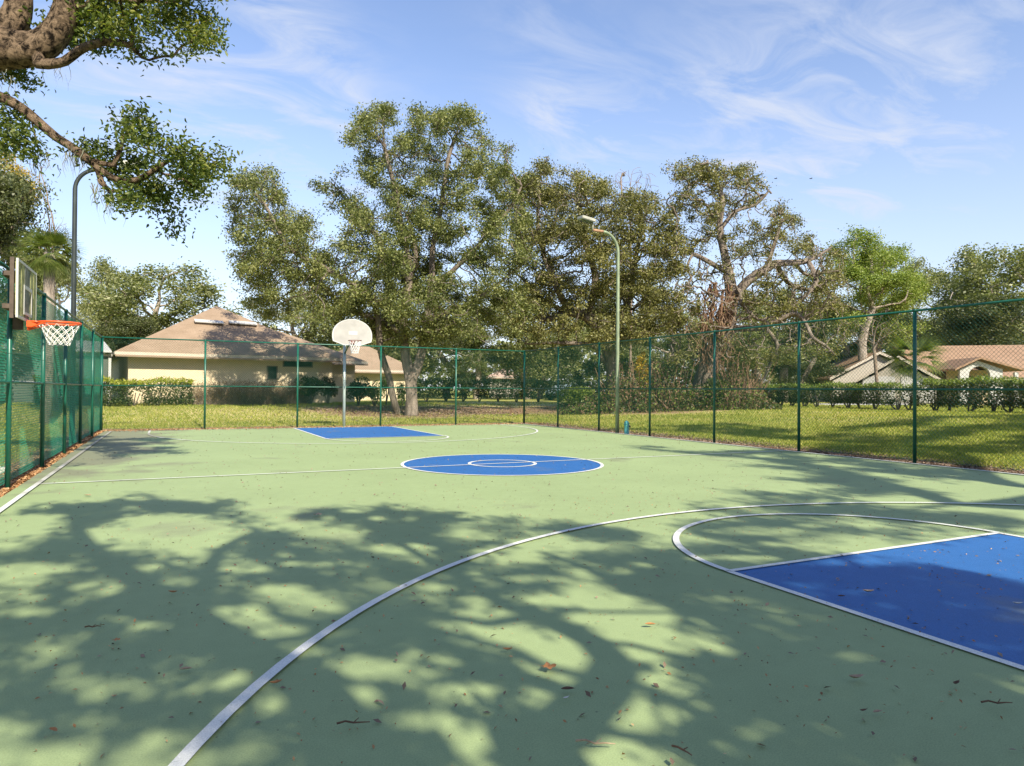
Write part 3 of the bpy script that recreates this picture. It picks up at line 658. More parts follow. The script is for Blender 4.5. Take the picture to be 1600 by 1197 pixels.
L1 = [([b0, *pl([(643,620),(641,595),(634,560),(630,520),(632,480),(640,430),(634,385),(625,340),(618,300),(600,230)], D1)], [.31,.26,.24,.22,.2,.18,.15,.12,.09,.06,.04]),
      (pl([(641,598),(652,575),(660,545),(668,500),(675,440),(676,390),(690,320),(700,250),(715,205)], D1), [.24,.22,.20,.18,.15,.12,.09,.07,.03]),
      (pl([(640,430),(650,400),(640,350),(632,330)], D1+.0), [.12,.1,.07,.05]),
      (pl([(632,505),(600,480),(560,450,-1.),(510,420,-1.5),(455,390,-1.8),(420,330,-2)], D1), [.17,.14,.12,.10,.07,.04]),
      (pl([(630,520),(590,500,1),(540,480,1.5),(500,440,2),(470,400,2)], D1), [.12,.10,.08,.06,.04]),
      (pl([(640,440),(600,390),(570,345),(530,300)], D1), [.09,.07,.05,.03]),
      (pl([(676,450),(710,420),(760,370),(800,320),(815,290)], D1), [.12,.10,.08,.05,.03]),
      (pl([(668,500),(720,480,-1),(770,450,-1.5),(830,400,-1.5)], D1), [.12,.09,.07,.04])]
ms = [at(p, q, D1-1.8+r) for p, q, r in [(430,488,0),(425,478,.5),(440,480,.2),(500,490,0),(395,470,0),(470,455,.3)]]
t1 = tree('oak_tree', 'tall spreading oak with two trunks just beyond the far fence right of the fan backboard', 'tree', T1B, L1, A, .26, .015, .27, .38, 190000, .115, MAT['leafA'], MAT['barkm'], .20, .36, 'large oaks beyond the fence', 3, moss=ms, wsh=.6, tipmax=4)
# leaning second trunk of the same clump
b2 = gpt(622, 648)-[0, 0, .1]; A2 = blobs_to_pts([(560,470,40,26),(600,440,35,30),(530,490,30,18),(590,520,40,16),(640,520,30,20)], D1, 2, 260, rng)
tree('oak_tree', 'slender leaning oak trunk just left of the tall oak beyond the far fence', 'tree', b2, [([b2, *pl([(615,625),(608,590),(598,560),(592,520),(590,480)], D1)], [.17,.14,.13,.12,.10,.06])], A2, .16, .011, .3, .42, 9000, .13, MAT['leafA'], MAT['bark'], .22, .3, 'large oaks beyond the fence', 5)
# ------------------------------------------------------------------ middle gnarled oak
B2 = [(850,265,24,16),(832,298,26,26),(870,320,38,32),(900,298,34,26),(918,284,18,12),(900,370,48,36),(842,370,28,30),(950,338,42,30),(985,310,34,12),(1005,332,30,26),(1000,380,44,36),(940,400,42,32),(860,430,44,30),(900,458,48,28),(960,450,42,32),(1020,430,34,32),(1032,480,34,26),(968,498,38,26),(840,480,28,26),(1000,522,40,20),(870,505,30,16),(940,300,20,14),(1040,400,26,30),(1050,350,20,20)]
D2 = 37.; A = blobs_to_pts(B2, D2, 4.5, 2200, rng, 940, .7)
A = np.concatenate([A, hull_pts([(795,285),(850,255),(930,272),(1020,296),(1062,330),(1062,520),(940,532),(800,524)], D2, 4, 650, rng, 2, .05)])
b = T2B-[0, 0, .1]
L2 = [([b, *pl([(960,604),(957,575),(949,531),(934,508),(916,494),(890,489),(862,498),(840,500)], D2)], [.42,.36,.34,.33,.30,.28,.22,.14,.08]),
      (pl([(949,531),(966,500),(985,460,1),(990,420,1),(1000,370,1)], D2), [.2,.17,.14,.10,.06]),
      (pl([(957,575),(940,560),(925,540,-1),(880,536,-1.5),(820,537,-2)], D2), [.16,.14,.11,.09,.04]),
      (pl([(916,494),(925,465),(930,430),(915,380),(905,320)], D2), [.17,.14,.11,.08,.05]),
      (pl([(890,489),(870,450,-1),(850,400,-1),(840,350,-1)], D2), [.13,.10,.08,.05]),
      (pl([(890,489),(850,470,1),(820,440,1.5),(800,420,2)], D2), [.10,.09,.07,.04])]
ms = [at(p, q, D2-2) for p, q in [(905,540),(870,540),(940,470),(1005,500)]]
tree('oak_tree', 'gnarled oak with dark bent trunk behind the pale light pole', 'tree', T2B, L2, A, .30, .022, .29, .40, 115000, .12, MAT['leafB'], MAT['barkm'], .22, .5, 'large oaks beyond the fence', 8, moss=ms, wsh=.5, tipmax=3)
# ------------------------------------------------------------------ right gnarled oak
B3 = [(1065,264,26,20),(1100,268,28,20),(1130,288,34,24),(1165,275,28,18),(1187,287,10,10),(1080,310,28,24),(1130,328,28,20),(1100,370,28,18),(1060,380,28,22),(1170,360,16,12),(1215,333,22,20),(1226,368,26,20),(1195,390,22,20),(1255,370,16,16),(1250,400,22,12),(1295,395,16,14),(1270,438,22,16),(1300,430,20,26),(1290,482,30,24),(1230,500,22,16),(1080,430,28,22),(1070,470,24,22),(1190,468,22,16),(1250,530,28,16),(1060,520,28,18),(1150,300,25,12),(1110,320,20,16)]
D3 = 37.; A = blobs_to_pts(B3, D3, 4., 1700, rng, 1150, .5); A = np.concatenate([A, hull_pts([(1042,254),(1100,254),(1192,275),(1200,335),(1235,320),(1270,380),(1312,388),(1322,500),(1240,545),(1050,545)], D3, 3.5, 600, rng, 3, .2)])
b = T3B-[0, 0, .1]
L3 = [([b, *pl([(1098,600),(1106,570),(1118,540),(1133,512),(1142,470),(1138,425),(1130,390),(1124,355),(1128,310),(1115,275)], D3)], [.60,.5,.45,.42,.40,.34,.24,.2,.15,.1,.05]),
      (pl([(1142,470),(1159,450),(1172,436),(1190,424),(1212,412),(1240,411),(1262,408),(1285,396),(1300,385)], D3), [.25,.22,.2,.18,.15,.12,.09,.07,.04]),
      (pl([(1142,475),(1156,455,-1),(1160,475,-1.5),(1180,470,-2),(1215,480,-2.5)], D3), [.2,.18,.13,.09,.04]),
      (pl([(1133,424),(1112,412),(1085,398),(1060,390)], D3), [.15,.12,.09,.05]),
      (pl([(1138,512),(1165,514,-1),(1196,511,-1.5),(1240,490,-2),(1258,505,-2.5),(1270,528,-3),(1290,540,-3),(1304,554,-3)], D3), [.2,.17,.14,.11,.10,.09,.07,.04]),
      (pl([(1196,424),(1210,380),(1222,345),(1240,340)], D3), [.12,.09,.06,.03]),
      (pl([(1212,412),(1230,440,1),(1250,450,1),(1290,455,1),(1310,470,1)], D3), [.12,.10,.08,.06,.03]),
      (pl([(1124,360),(1150,330),(1180,320),(1200,300)], D3), [.09,.07,.05,.03]),
      (pl([(1118,540),(1100,550,1),(1080,556,1.),(1050,547,1)], D3), [.25,.2,.17,.10]),
      (pl([(1196,511,-1.5),(1215,540,-1.5),(1205,565,-1.5),(1195,590,-1.5)], D3), [.10,.09,.08,.06]),
      (pl([(1262,408),(1275,440,-1),(1245,475,-1),(1220,490,-1)], D3), [.08,.07,.05,.03]),
      (pl([(1240,411),(1262,430,1),(1290,425,1),(1320,440,1)], D3), [.08,.06,.05,.03]),
      (pl([(1160,475,-1.5),(1185,500,-2),(1210,495,-2),(1235,515,-2)], D3), [.08,.07,.05,.03])]
ex = [at(rng.uniform(1040, 1325), rng.uniform(400, 560), D3+rng.uniform(-3.5, 1)) for _ in range(620)]
ms = [at(p, q, D3-1) for p, q in [(1110,540),(1130,520),(1150,530),(1060,560),(1100,500),(1230,460),(1150,480)]]
def bare_trunk(P, r):            # the old trunk and its forks carry no leaves
    d = P-C0; dep = d@FW; u_ = 800+f*(d@RC)/dep; v_ = 598.5-f*(d@UC)/dep
    box = ((u_ > 1095) & (u_ < 1160) & (v_ > 405) & (v_ < 620)) | ((u_ > 1150) & (u_ < 1290) & (v_ > 400) & (v_ < 440)) | ((u_ > 1150) & (u_ < 1300) & (v_ > 485) & (v_ < 545))
    return ~(box & (r.uniform(size=len(P)) < .78))
t3 = tree('oak_tree', 'old twisted oak with many bare curling limbs at the edge of the right lawn', 'tree', T3B, L3, np.concatenate([A, ex]), .36, .022, .27, .38, 62000, .12, MAT['leafB'], MAT['barkm'], .18, .6, 'large oaks beyond the fence', 21, moss=ms, tipmax=2, wsh=.35, lfilter=bare_trunk)
# fibrous vine mass on its trunk
rr_ = np.random.default_rng(5); m = MB()
for k in range(34):
    px = rr_.uniform(1094, 1148); y0 = rr_.uniform(438, 500); y1 = y0+rr_.uniform(30, 85); dd = D3-1.5+rr_.uniform(-.25, .5); P = []
    for i in range(6): u = i/5; P.append(at(px+(1112-px)*u*.35+rr_.normal()*3, y0+(y1-y0)*u, dd))
    m.tube(P, np.linspace(.05, .025, 6)*rr_.uniform(.5, 1.6), 5)
m.build('hanging_vines', MAT['barkr'], t3, True)['kind'] = 'stuff'
V = []; Fq = []
for k in range(260):
    px = rr_.normal(1120, 20); py0 = rr_.uniform(445, 560); P0 = at(px, py0, D3-1.8+rr_.uniform(-.3, .4)); l = rr_.uniform(.3, 1.2); a = rr_.normal(size=2)*.4
    b_ = len(V); u = R0*rr_.uniform(.006, .016)
    for i in range(4):
        c = P0+np.array([a[0]*i/3+.08*math.sin(i*2+k), a[1]*i/3, -l*i/3]); V += [c-u, c+u]
    Fq += [(b_+2*i, b_+2*i+1, b_+2*i+3, b_+2*i+2) for i in range(3)]
me = fast_mesh('vine_strands', np.array(V)-np.array(t3.location), Fq); link('vine_strands', me, MAT['vine'], t3)['kind'] = 'stuff'
# ------------------------------------------------------------------ near oak reaching in at the top left
DN = 10.
B0 = [(150,18,50,24),(190,42,36,18),(232,22,38,22),(282,24,42,24),(318,36,24,26),(333,64,12,8),(118,62,22,16),(172,58,28,12),(42,128,14,8),(100,-60,80,40),(200,-50,80,36),(300,-30,40,28),(60,-40,50,30),(240,72,22,10),
 (214,184,15,16),(198,205,22,16),(236,214,22,16),(164,229,13,6),(266,226,28,18),(286,258,36,26),(332,256,20,22),(302,290,28,28),(276,338,22,18),(268,364,16,9),(208,262,28,12),(240,292,14,12),(188,317,14,5),(22,190,12,10),(8,215,10,22),(340,238,12,10)]
A = []
for b in B0:
    off = rng.uniform(-1.0, 1.0); c = at(b[0], b[1], DN+off); n_ = int(10+b[2]*b[3]*.05); q = ball(rng, n_); k = (DN+off)/f; A.append(c+q[:, :1]*b[2]*k*RC+q[:, 1:2]*b[3]*k*Z+q[:, 2:]*b[2]*k*F0)
A = np.concatenate(A)
bn = gxy(-430, 9.6)
LN = [([bn-[0, 0, .1], *pl([(-420,500),(-390,350),(-300,230),(-190,150),(-90,105),(-10,76),(40,80),(72,68),(94,40),(106,0),(116,-60),(134,-120)], DN)], [.62,.5,.45,.42,.40,.37,.32,.24,.20,.17,.15,.12,.08]),
      (pl([(-30,80),(10,50),(28,18),(34,-30),(44,-120)], DN), [.28,.22,.18,.15,.1]),
      (pl([(40,88,-.2),(62,101,-.2),(100,97,-.3),(125,78,-.3),(165,65,-.3),(205,72,-.2),(222,90),(233,94)], DN), [.1,.075,.06,.05,.04,.03,.018,.01]),
      (pl([(-190,150),(-110,152),(-50,146),(0,152),(35,170),(62,193),(88,215),(112,230),(135,248),(152,262),(170,275),(198,284),(225,276),(245,262),(275,245)], DN), [.13,.11,.09,.078,.072,.068,.062,.058,.054,.05,.042,.034,.03,.024,.014]),
      (pl([(135,248),(160,256),(178,258),(186,240),(192,218),(205,195)], DN), [.05,.04,.045,.035,.025,.012]),
      (pl([(150,262),(158,285),(172,300),(196,295),(205,285)], DN), [.05,.045,.03,.02,.015]),
      (pl([(103,10),(118,12),(140,5),(160,-5)], DN), [.07,.05,.035,.02]),
      (pl([(50,184),(52,200),(58,225),(66,245)], DN), [.018,.015,.012,.008])]
ms = [at(p, q, DN) for p, q in [(112,232),(116,235),(122,240),(160,290),(166,300),(172,305),(66,248),(62,240),(85,100),(8,118)]]
nd = []
tn = tree('oak_tree', 'near oak whose thick mossy limbs reach into the sky at the top left', 'tree', bn, LN, A, .16, .005, .12, .17, 24000, .072, MAT['leafN'], MAT['barkn'], .125, .3, 'large oaks beyond the fence', 31, six=True, ratio=.42, moss=ms, tipmax=6)
# ------------------------------------------------------------------ oaks behind the camera: they throw the shade on the court
te = math.tan(ELEV)
def occ(px, py, H):
    g_ = onz(px, py); return np.array([g_[0]+H/te*math.sin(AZ), g_[1]-H/te*math.cos(AZ), H])
def gocc(x, y, H): return np.array([x+H/te*math.sin(AZ), y-H/te*math.cos(AZ), H])
def inpoly(x, y, P):
    c = np.zeros(len(x), bool); n = len(P)
    for i in range(n):
        x1, y1 = P[i]; x2, y2 = P[(i+1) % n]
        k = ((y1 > y) != (y2 > y)) & (x < (x2-x1)*(y-y1)/(y2-y1+1e-9)+x1); c ^= k
    return c
def shade_pts(Bs, seed, dens=9., hj=.45, sig=None):
    r = np.random.default_rng(seed); out = []
    for (px, py, rx, ry, H) in Bs:
        q = ball(r, 400)[:, :2]; a = onz(px-rx, py); b = onz(px+rx, py); c = onz(px, py-ry); d = onz(px, py+ry)
        area = np.linalg.norm(a-b)*np.linalg.norm(c-d)*.785; n = int(min(400, max(5, area*dens)))
        for u in q[:n]:
            g_ = onz(px+u[0]*rx, py+u[1]*ry); h = H+r.normal()*hj; out.append(gocc(g_[0], g_[1], h))
            if r.uniform() < .45: h2 = h+r.uniform(1.2, 3.6); out.append(gocc(g_[0]+r.normal()*.05, g_[1]+r.normal()*.08, h2))  # higher leaves added along the same sun ray to hide more sky
    out = np.array(out); d = out-C0; dep = d@FW; u_ = 800+f*(d@RC)/np.maximum(dep, .01); v_ = 598.5-f*(d@UC)/np.maximum(dep, .01)
    vis = (dep > .1) & (u_ > -90) & (u_ < 1690) & (v_ > -130) & (v_ < 1300); return out[~vis]
SUNNY = [(172,832,55,9),(206,891,36,9),(170,923,26,9),(57,889,70,11),(30,906,50,12),(282,908,42,9),(366,957,62,12),(425,985,60,11),(458,919,36,7),(480,882,50,5),(150,1070,90,14),(265,1085,60,14),(345,1058,46,18),(150,1128,70,13),(95,1178,90,16),
 (555,1040,50,18),(566,1090,30,22),(440,1100,50,18),(455,1145,42,10),(237,977,40,7),(183,968,36,6),(46,958,36,8),(310,824,60,6),(626,857,62,9),(745,862,32,5),(880,853,80,9),(836,904,50,7),(845,937,80,9),(745,938,40,7),(920,893,26,5),(965,968,75,14),
 (1020,1005,85,28),(595,1045,55,15),(706,1030,46,12),(862,1057,72,18),(767,1005,36,9),(729,1083,62,19),(645,1127,62,14),(786,1152,84,22),(1000,1120,90,27),(958,1180,50,12),(1053,1065,55,30),(1076,965,42,10),(1095,1000,52,12),(1141,1018,36,10),
 (1229,970,26,5),(1275,964,32,5),(1225,1022,32,8),(1440,1048,42,9),(1336,1026,42,8),(1145,1170,42,14),(1210,1133,36,12),(1458,1095,46,9),(1412,1130,42,8),(1190,830,95,8),(1150,872,80,5),(1336,880,80,7),(1534,883,70,11),(1267,915,42,4),(1500,946,62,4),
 (1480,918,60,4),(1330,927,50,3.5),(1570,968,30,4),(1585,1012,20,8),(1420,962,50,3),(1440,905,60,3.5),(380,1180,60,14),(270,1150,50,9),(960,800,120,14),(1010,815,60,8),(1310,1085,40,7),(1560,1120,30,8)]
_r = np.random.default_rng(12)
for _ in range(150):
    y_ = 780+420*_r.uniform()**1.5; k_ = (y_-609)/400; SUNNY.append((_r.uniform(-20, 1620), y_, _r.uniform(10, 24)*(.5+k_), _r.uniform(2.5, 5.5)*(.35+k_*1.2)))
SUNNY = np.array(SUNNY, float)
def crown_gaps(P, r):           # where the crown lets the sun through
    G = P+LD*((P[:, 2]/-LD[2])[:, None]); d = G-C0; dep = d@FW; u_ = 800+f*(d@RC)/np.maximum(dep, .3); v_ = 598.5-f*(d@UC)/np.maximum(dep, .3)
    q = ((u_[:, None]-SUNNY[:, 0])/SUNNY[:, 2]/.90)**2+((v_[:, None]-SUNNY[:, 1])/SUNNY[:, 3]/.90)**2
    hit = (q.min(1) < 1) & (dep > .3); d = P-C0; dep = d@FW; u_ = 800+f*(d@RC)/np.maximum(dep, .01); v_ = 598.5-f*(d@UC)/np.maximum(dep, .01)
    vis = (dep > .1) & (u_ > -60) & (u_ < 1660) & (v_ > -60) & (v_ < 1300)
    return ~(hit & (r.uniform(size=len(P)) < .96)) & ~vis
def lo(L): return [occ(*p) for p in L]
S1 = [(230,790,165,16,7.4),(60,850,90,12,6.9),(50,800,60,8,7.2),(165,815,60,12,7),(100,893,80,10,6.6),(560,800,110,14,7.3),(700,808,120,12,7.3),(880,822,60,7,7.5),(970,832,60,6,7.5),(440,842,70,9,7.2),(620,830,130,13,7.1),
 (500,872,130,16,6.8),(380,862,50,9,6.9),(740,860,60,7,6.9),(640,900,50,9,6.6),(440,907,90,15,6.6),(600,932,90,14,6.4),(290,900,50,15,6.4),(240,950,70,20,6.1),(140,962,90,16,6.1),(350,960,80,16,6.1),(230,1003,140,18,5.8),(70,1000,90,22,5.8),
 (50,1060,80,18,5.5),(180,1040,100,9,5.6),(330,1040,60,11,5.6),(420,987,60,12,6),(700,952,90,12,6.3),(820,903,90,9,6.7),(560,987,50,9,6),(640,1020,45,8,5.7),(560,1120,45,22,5),(470,1155,50,18,4.9),(640,1168,28,7,4.8),(150,1122,60,7,5.2),(300,1090,60,9,5.4),(45,930,60,16,6.3),(0,1000,70,18,5.9),(20,1110,60,12,5.2),(-20,880,60,12,6.6),(640,975,60,10,6),(520,1020,50,10,5.7)]
L = [([(-3.6,-17.9,-.1),(-3.7,-17.4,1.6),(-3.9,-16.4,3.2),*lo([(868,1215,4.1),(888,1135,4.6),(948,1078,5),(962,1040,5.2),(928,1005,5.4),(880,980,5.6),(840,962,5.8),(790,945,6),(720,905,6.3),(650,865,6.6),(570,815,7)])],[.34,.28,.25,.16,.125,.11,.10,.095,.09,.08,.07,.06,.05,.04]),
     (lo([(948,1078,5),(905,1092,5),(860,1072,5.1),(790,1050,5.4),(740,1035,5.6),(700,1010,5.9),(640,985,6.2),(560,960,6.5)]),[.05,.045,.045,.04,.035,.03,.03,.02]),
     (lo([(885,1130,4.6),(960,1145,4.7),(1072,1166,4.7),(1200,1195,4.6)]),[.04,.035,.03,.02]),
     ([(-3.75,-17.,2.4),*lo([(640,1290,3.9),(553,1165,4.6),(477,1064,5.),(400,1022,5.3),(305,969,5.7),(237,923,6),(153,870,6.4),(122,832,6.8),(115,795,7.2)])],[.24,.2,.17,.14,.12,.13,.12,.09,.07,.05]),
     (lo([(305,969,5.7),(320,915,6.2),(345,860,6.6),(400,830,7)]),[.09,.08,.06,.03]),
     (lo([(840,962,5.8),(760,975,5.9),(690,960,6.2),(600,930,6.4)]),[.06,.05,.04,.03])]
ex = [np.array([RNG.uniform(-9, 4), RNG.uniform(-26, -21.5), RNG.uniform(5, 9)]) for _ in range(320)]
tree('oak_tree', 'spreading oak behind the camera that dapples the near court with shade', 'tree', np.array([-3.6,-17.9,0]), L, np.concatenate([shade_pts(S1, 1), ex]), .10, .010, .22, .26, 80000, .10, MAT['leafN'], MAT['bark'], .11, .28, 'large oaks beyond the fence', 91, lfilter=crown_gaps)
S1b = [(1100,912,110,7,6.8),(1000,900,80,8,6.8),(1130,962,70,8,6.3),(1190,985,60,12,6),(1255,985,80,20,6),(1350,985,60,14,6),(1300,892,80,8,6.8),(1400,930,110,15,6.4),(1500,960,90,25,6.1),(1560,1000,50,24,5.8),(1450,892,90,6,6.8),(1400,1012,110,20,5.8),
 (1500,1080,110,28,5.3),(1300,1060,80,16,5.5),(1400,1130,110,28,5),(1250,1120,60,20,5),(1550,1170,60,24,4.8),(1150,1190,50,9,4.7),(1100,1045,40,7,5.5),(1180,1040,60,8,5.5),(1150,866,60,6,7),(1080,880,60,5,6.9),(1580,925,60,10,6.4)]
L = [([(3.4,-17.6,-.1),(3.3,-17.2,1.8),(2.9,-16.6,3.2),*lo([(1640,1165,4.5),(1420,1085,5.1),(1270,1040,5.5),(1180,1005,5.8),(1080,950,6.2),(977,919,6.5),(920,889,6.8),(843,862,7)])],[.3,.26,.22,.16,.12,.10,.09,.075,.06,.05,.03]),
     (lo([(1420,1085,5.1),(1450,1000,5.8),(1400,930,6.3),(1330,880,6.9)]),[.1,.08,.06,.03]),
     (lo([(1080,950,6.2),(1060,985,6.1),(1140,1010,6),(1000,925,6.4)]),[.03,.03,.02,.02])]
tree('oak_tree', 'smaller oak behind the camera that shades the near blue key', 'tree', np.array([3.4,-17.6,0]), L, shade_pts(S1b, 2), .10, .010, .22, .26, 42000, .10, MAT['leafN'], MAT['bark'], .12, .28, 'large oaks beyond the fence', 92, lfilter=crown_gaps)
S3 = [(1180,680,70,2.5,9.5),(1260,686,90,4,9.5),(1350,694,90,5,9.5),(1450,690,90,5,9.5),(1540,684,70,4,9.6),(1420,703,100,5,9.4),(1560,708,80,6,9.3),(1620,694,50,8,9.3),(1300,700,60,4,9.4),(1500,672,120,2.5,9.8),(1380,676,90,2.5,9.8),(1080,675,60,2,9.8)]
S2 = [(1250,705,110,4,9),(1130,708,90,3.5,9),(1320,718,120,4,9),(1200,728,110,3,9),(1400,735,140,4,9),(1300,748,120,4,8.8),(1450,752,100,5,8.6),(1350,768,120,4.5,8.5),(1220,770,60,3,8.5),(1500,775,100,6,8.3),(1170,790,60,4,8.2),(1280,795,60,4,8.2),
 (1400,800,60,4,8.2),(1480,806,110,6,8),(1560,822,60,5,7.9),(1100,832,60,3.5,8),(1350,826,100,4,7.9),(1200,846,80,4,7.8),(1030,699,60,2,9.2),(960,672,60,1.5,9.5),
 (1250,686,90,3,9.5),(1400,693,110,4,9.5),(1500,684,100,3,9.6),(1570,703,60,7,9.3),(1650,700,60,8,9.2),(1180,678,60,2,9.6),(1340,703,60,3,9.4),(1480,708,60,4,9.3),(1080,670,80,2,9.6)]
L = [([(10.2,-13.6,-.1),(10.1,-13.4,2.5),(9.6,-12.8,4.8),*lo([(1560,790,7.6),(1420,765,8.2),(1300,735,8.6),(1180,715,8.9)])],[.4,.34,.3,.2,.14,.1,.05]),
     ([(9.8,-13.,4.2),*lo([(1600,760,7.6),(1500,715,8.6),(1420,700,9.2)])],[.26,.18,.12,.05])]
tree('oak_tree', 'oak outside the right fence behind the camera shading the far right of the court', 'tree', np.array([10.2,-13.6,0]), L, shade_pts(S2+S3, 3, 5.), .14, .011, .3, .4, 95000, .12, MAT['leafN'], MAT['bark'], .15, .3, 'large oaks beyond the fence', 93, lfilter=crown_gaps)

# ------------------------------------------------------------------ background trees
def proto_tree(name, seed, H, Wd, leafm, bark, nleaf=24000, ls=.165, low=.3, nb=16):
    r = np.random.default_rng(seed); A = []
    for i in range(nb):
        z = H*(low+(1-low)*r.uniform(0, 1)**.8); zz = (z/H-low)/(1-low); w = Wd*.5*math.sqrt(max(.1, 1-(zz*1.7-.75)**2/1.1)); a = r.uniform(0, 6.28); q = w*math.sqrt(r.uniform(0, 1))*.8; s = r.uniform(.10, .17)*Wd
        A.append(np.array([q*math.cos(a), q*math.sin(a), z])+ball(r, 34)*[s, s, s*.75])
    limbs = [([(0, 0, -.2), (.1, 0, H*low*.5), (r.normal()*.3, r.normal()*.3, H*low), (r.normal()*.6, r.normal()*.6, H*.6)], [.3, .24, .2, .1])]
    return tree(name, None, None, np.zeros(3), limbs, np.concatenate(A), .3, .02, .5, .7, nleaf, ls, leafm, bark, .33, .4, seed=seed, wsh=.8, ratio=.6, tipmax=4)
PT = {'oak': proto_tree('background_tree', 41, 10, 9, MAT['leafG'], MAT['bark']),
      'round': proto_tree('background_tree', 42, 8, 9, MAT['leafG'], MAT['barkp'], 28000, .16, .2, 22),
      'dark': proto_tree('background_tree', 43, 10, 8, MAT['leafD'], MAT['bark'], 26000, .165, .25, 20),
      'bright': proto_tree('background_tree', 44, 13, 8, MAT['leafY'], MAT['barkp'], 30000, .15, .42, 24),
      'pale': proto_tree('background_tree', 45, 9, 9, leaf_mat('pale_green_leaves', [(.07,.09,.03),(.13,.15,.05),(.2,.21,.08)], .35), MAT['barkp'], 24000, .165, .25, 20)}
first = {}
def place(kind, label, px, D, top=None, ang=0, sc=None, sx=1.0, grp='background trees beyond the hedges'):
    src = PT[kind]; o = src if kind not in first else copy_tree(src); first[kind] = 1
    g_ = gxy(px, D); H0 = {'oak': 10.6, 'round': 8.8, 'dark': 10.7, 'bright': 13.6, 'pale': 9.6}[kind]
    s = ((at(px, top, D)[2]-g_[2])/H0) if top is not None else sc
    o.location = g_; o.rotation_euler = (0, 0, ang); o.scale = (s*sx, s*sx, s); tag(o, label, 'tree', grp); return o
BG = [('bright', 'bright green tall tree standing between the twisted oak and the tan roof', 1348, 56, 372, .3, 1.15),
 ('oak', 'grey green tree at the left rear of the beige house, tallest of the pair', 152, 62, 408, 1.2, 1.0),
 ('round', 'broad grey green tree rising just behind the beige house roof', 262, 58, 418, 0, 1.45),
 ('dark', 'dark tree tucked behind the eave of the beige house', 205, 52, 495, .5, 1.3),
 ('oak', 'open crowned tree behind the left end of the tan roof', 1432, 74, 408, 2.2, .8),
 ('oak', 'loose olive tree over the middle of the tan roof', 1505, 78, 392, .2, 1.0),
 ('round', 'broad dense tree at the right edge over the tan roof', 1590, 72, 392, 3.1, 1.25),
 ('dark', 'dark low tree directly above the tan roof ridge', 1535, 68, 458, 1., 1.5),
 ('oak', 'tree partly hidden behind the dark tree over the tan roof', 1475, 84, 425, 4., 1.3),
 ('pale', 'pale sunlit tree seen through the fence left of the corner post', 745, 62, 520, 2., 1.5),
 ('pale', 'pale low tree seen through the fence right of the corner post', 845, 66, 530, 3.6, 1.4),
 ('round', 'olive tree filling the gap behind the fan backboard', 560, 66, 500, 1.5, 1.4),
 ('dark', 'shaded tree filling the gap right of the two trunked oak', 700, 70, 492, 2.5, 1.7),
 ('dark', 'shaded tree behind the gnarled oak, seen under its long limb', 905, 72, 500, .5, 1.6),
 ('round', 'tree with low branches behind the old twisted oak', 1040, 62, 478, 2.9, 1.4),
 ('pale', 'low tree behind the red brown vines of the twisted oak', 1100, 56, 500, 4.3, 1.3),
 ('oak', 'shadowy tree right of the twisted oak trunk', 1190, 52, 470, 3.3, 1.5),
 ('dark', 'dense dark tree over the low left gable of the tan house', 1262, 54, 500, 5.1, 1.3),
 ('round', 'grey green tree between the dark tree and the small palm', 1318, 62, 478, .9, 1.3),
 ('dark', 'low dark tree left of the tan roof behind the small palm', 1385, 66, 480, 1.9, 1.2),
 ('oak', 'tree at the far left edge behind the white screened enclosure', 40, 60, 430, 2.7, 1.1),
 ('dark', 'dark bushy tree behind the left fence, at the edge of the frame', -10, 30, 262, 1.1, .78),
 ('oak', 'tree behind the left fence half hidden by the plank backboard', -70, 34, 200, .4, 1.0)]
BG += [('round', 'tree behind the beige house, seen under the left lobe of the tall oak', 470, 60, 452, .7, 1.2), ('oak', 'tree behind the trunks of the tall oak', 640, 60, 440, 1.7, 1.5), ('round', 'tree closing the low gap between the tall oak and the gnarled oak', 822, 62, 452, 5., 1.3),
 ('oak', 'tree behind the lamp of the pale light pole', 985, 66, 420, 2.1, 1.3), ('pale', 'tree filling the space behind the curling limbs of the twisted oak', 1225, 58, 452, 1.1, 1.1), ('oak', 'olive bushy tree behind the palm and the plank backboard', 88, 29, 405, 2.0, .62), ('bright', 'second bright green tree a little behind the first', 1375, 60, 395, 2.3, 1.1)]
for k, l_, px, D, top, a, sx in BG: place(k, l_, px, D, top, a, sx=sx)
for i, (k, l_, x, y, s_) in enumerate([('oak', 'tall sky-blocking tree added behind the camera left of the near baseline', -15, -30, 1.3), ('round', 'broad sky-blocking tree added behind the camera beyond the near baseline', -5, -33, 1.5), ('dark', 'dark sky-blocking tree added behind the camera, right of centre', 5, -31, 1.25), ('oak', 'tall sky-blocking tree added behind the camera at the right', 15, -30, 1.3),
        ('round', 'broad sky-blocking tree added outside the right fence beside the camera', 22, -19, 1.4), ('dark', 'dark sky-blocking tree added outside the left fence behind the camera', -20, -20, 1.3), ('oak', 'tall sky-blocking tree added far outside the left fence beside the camera', -24, -9, 1.3)]):
    o = copy_tree(PT[k]); o.location = (x, y, float(gz(x, y))); o.rotation_euler = (0, 0, i*1.3); o.scale = (s_*1.2, s_*1.2, s_); tag(o, l_, 'tree', 'unseen trees added to block sky light')  # unseen grove, added to cut the sky light that fills the court shade
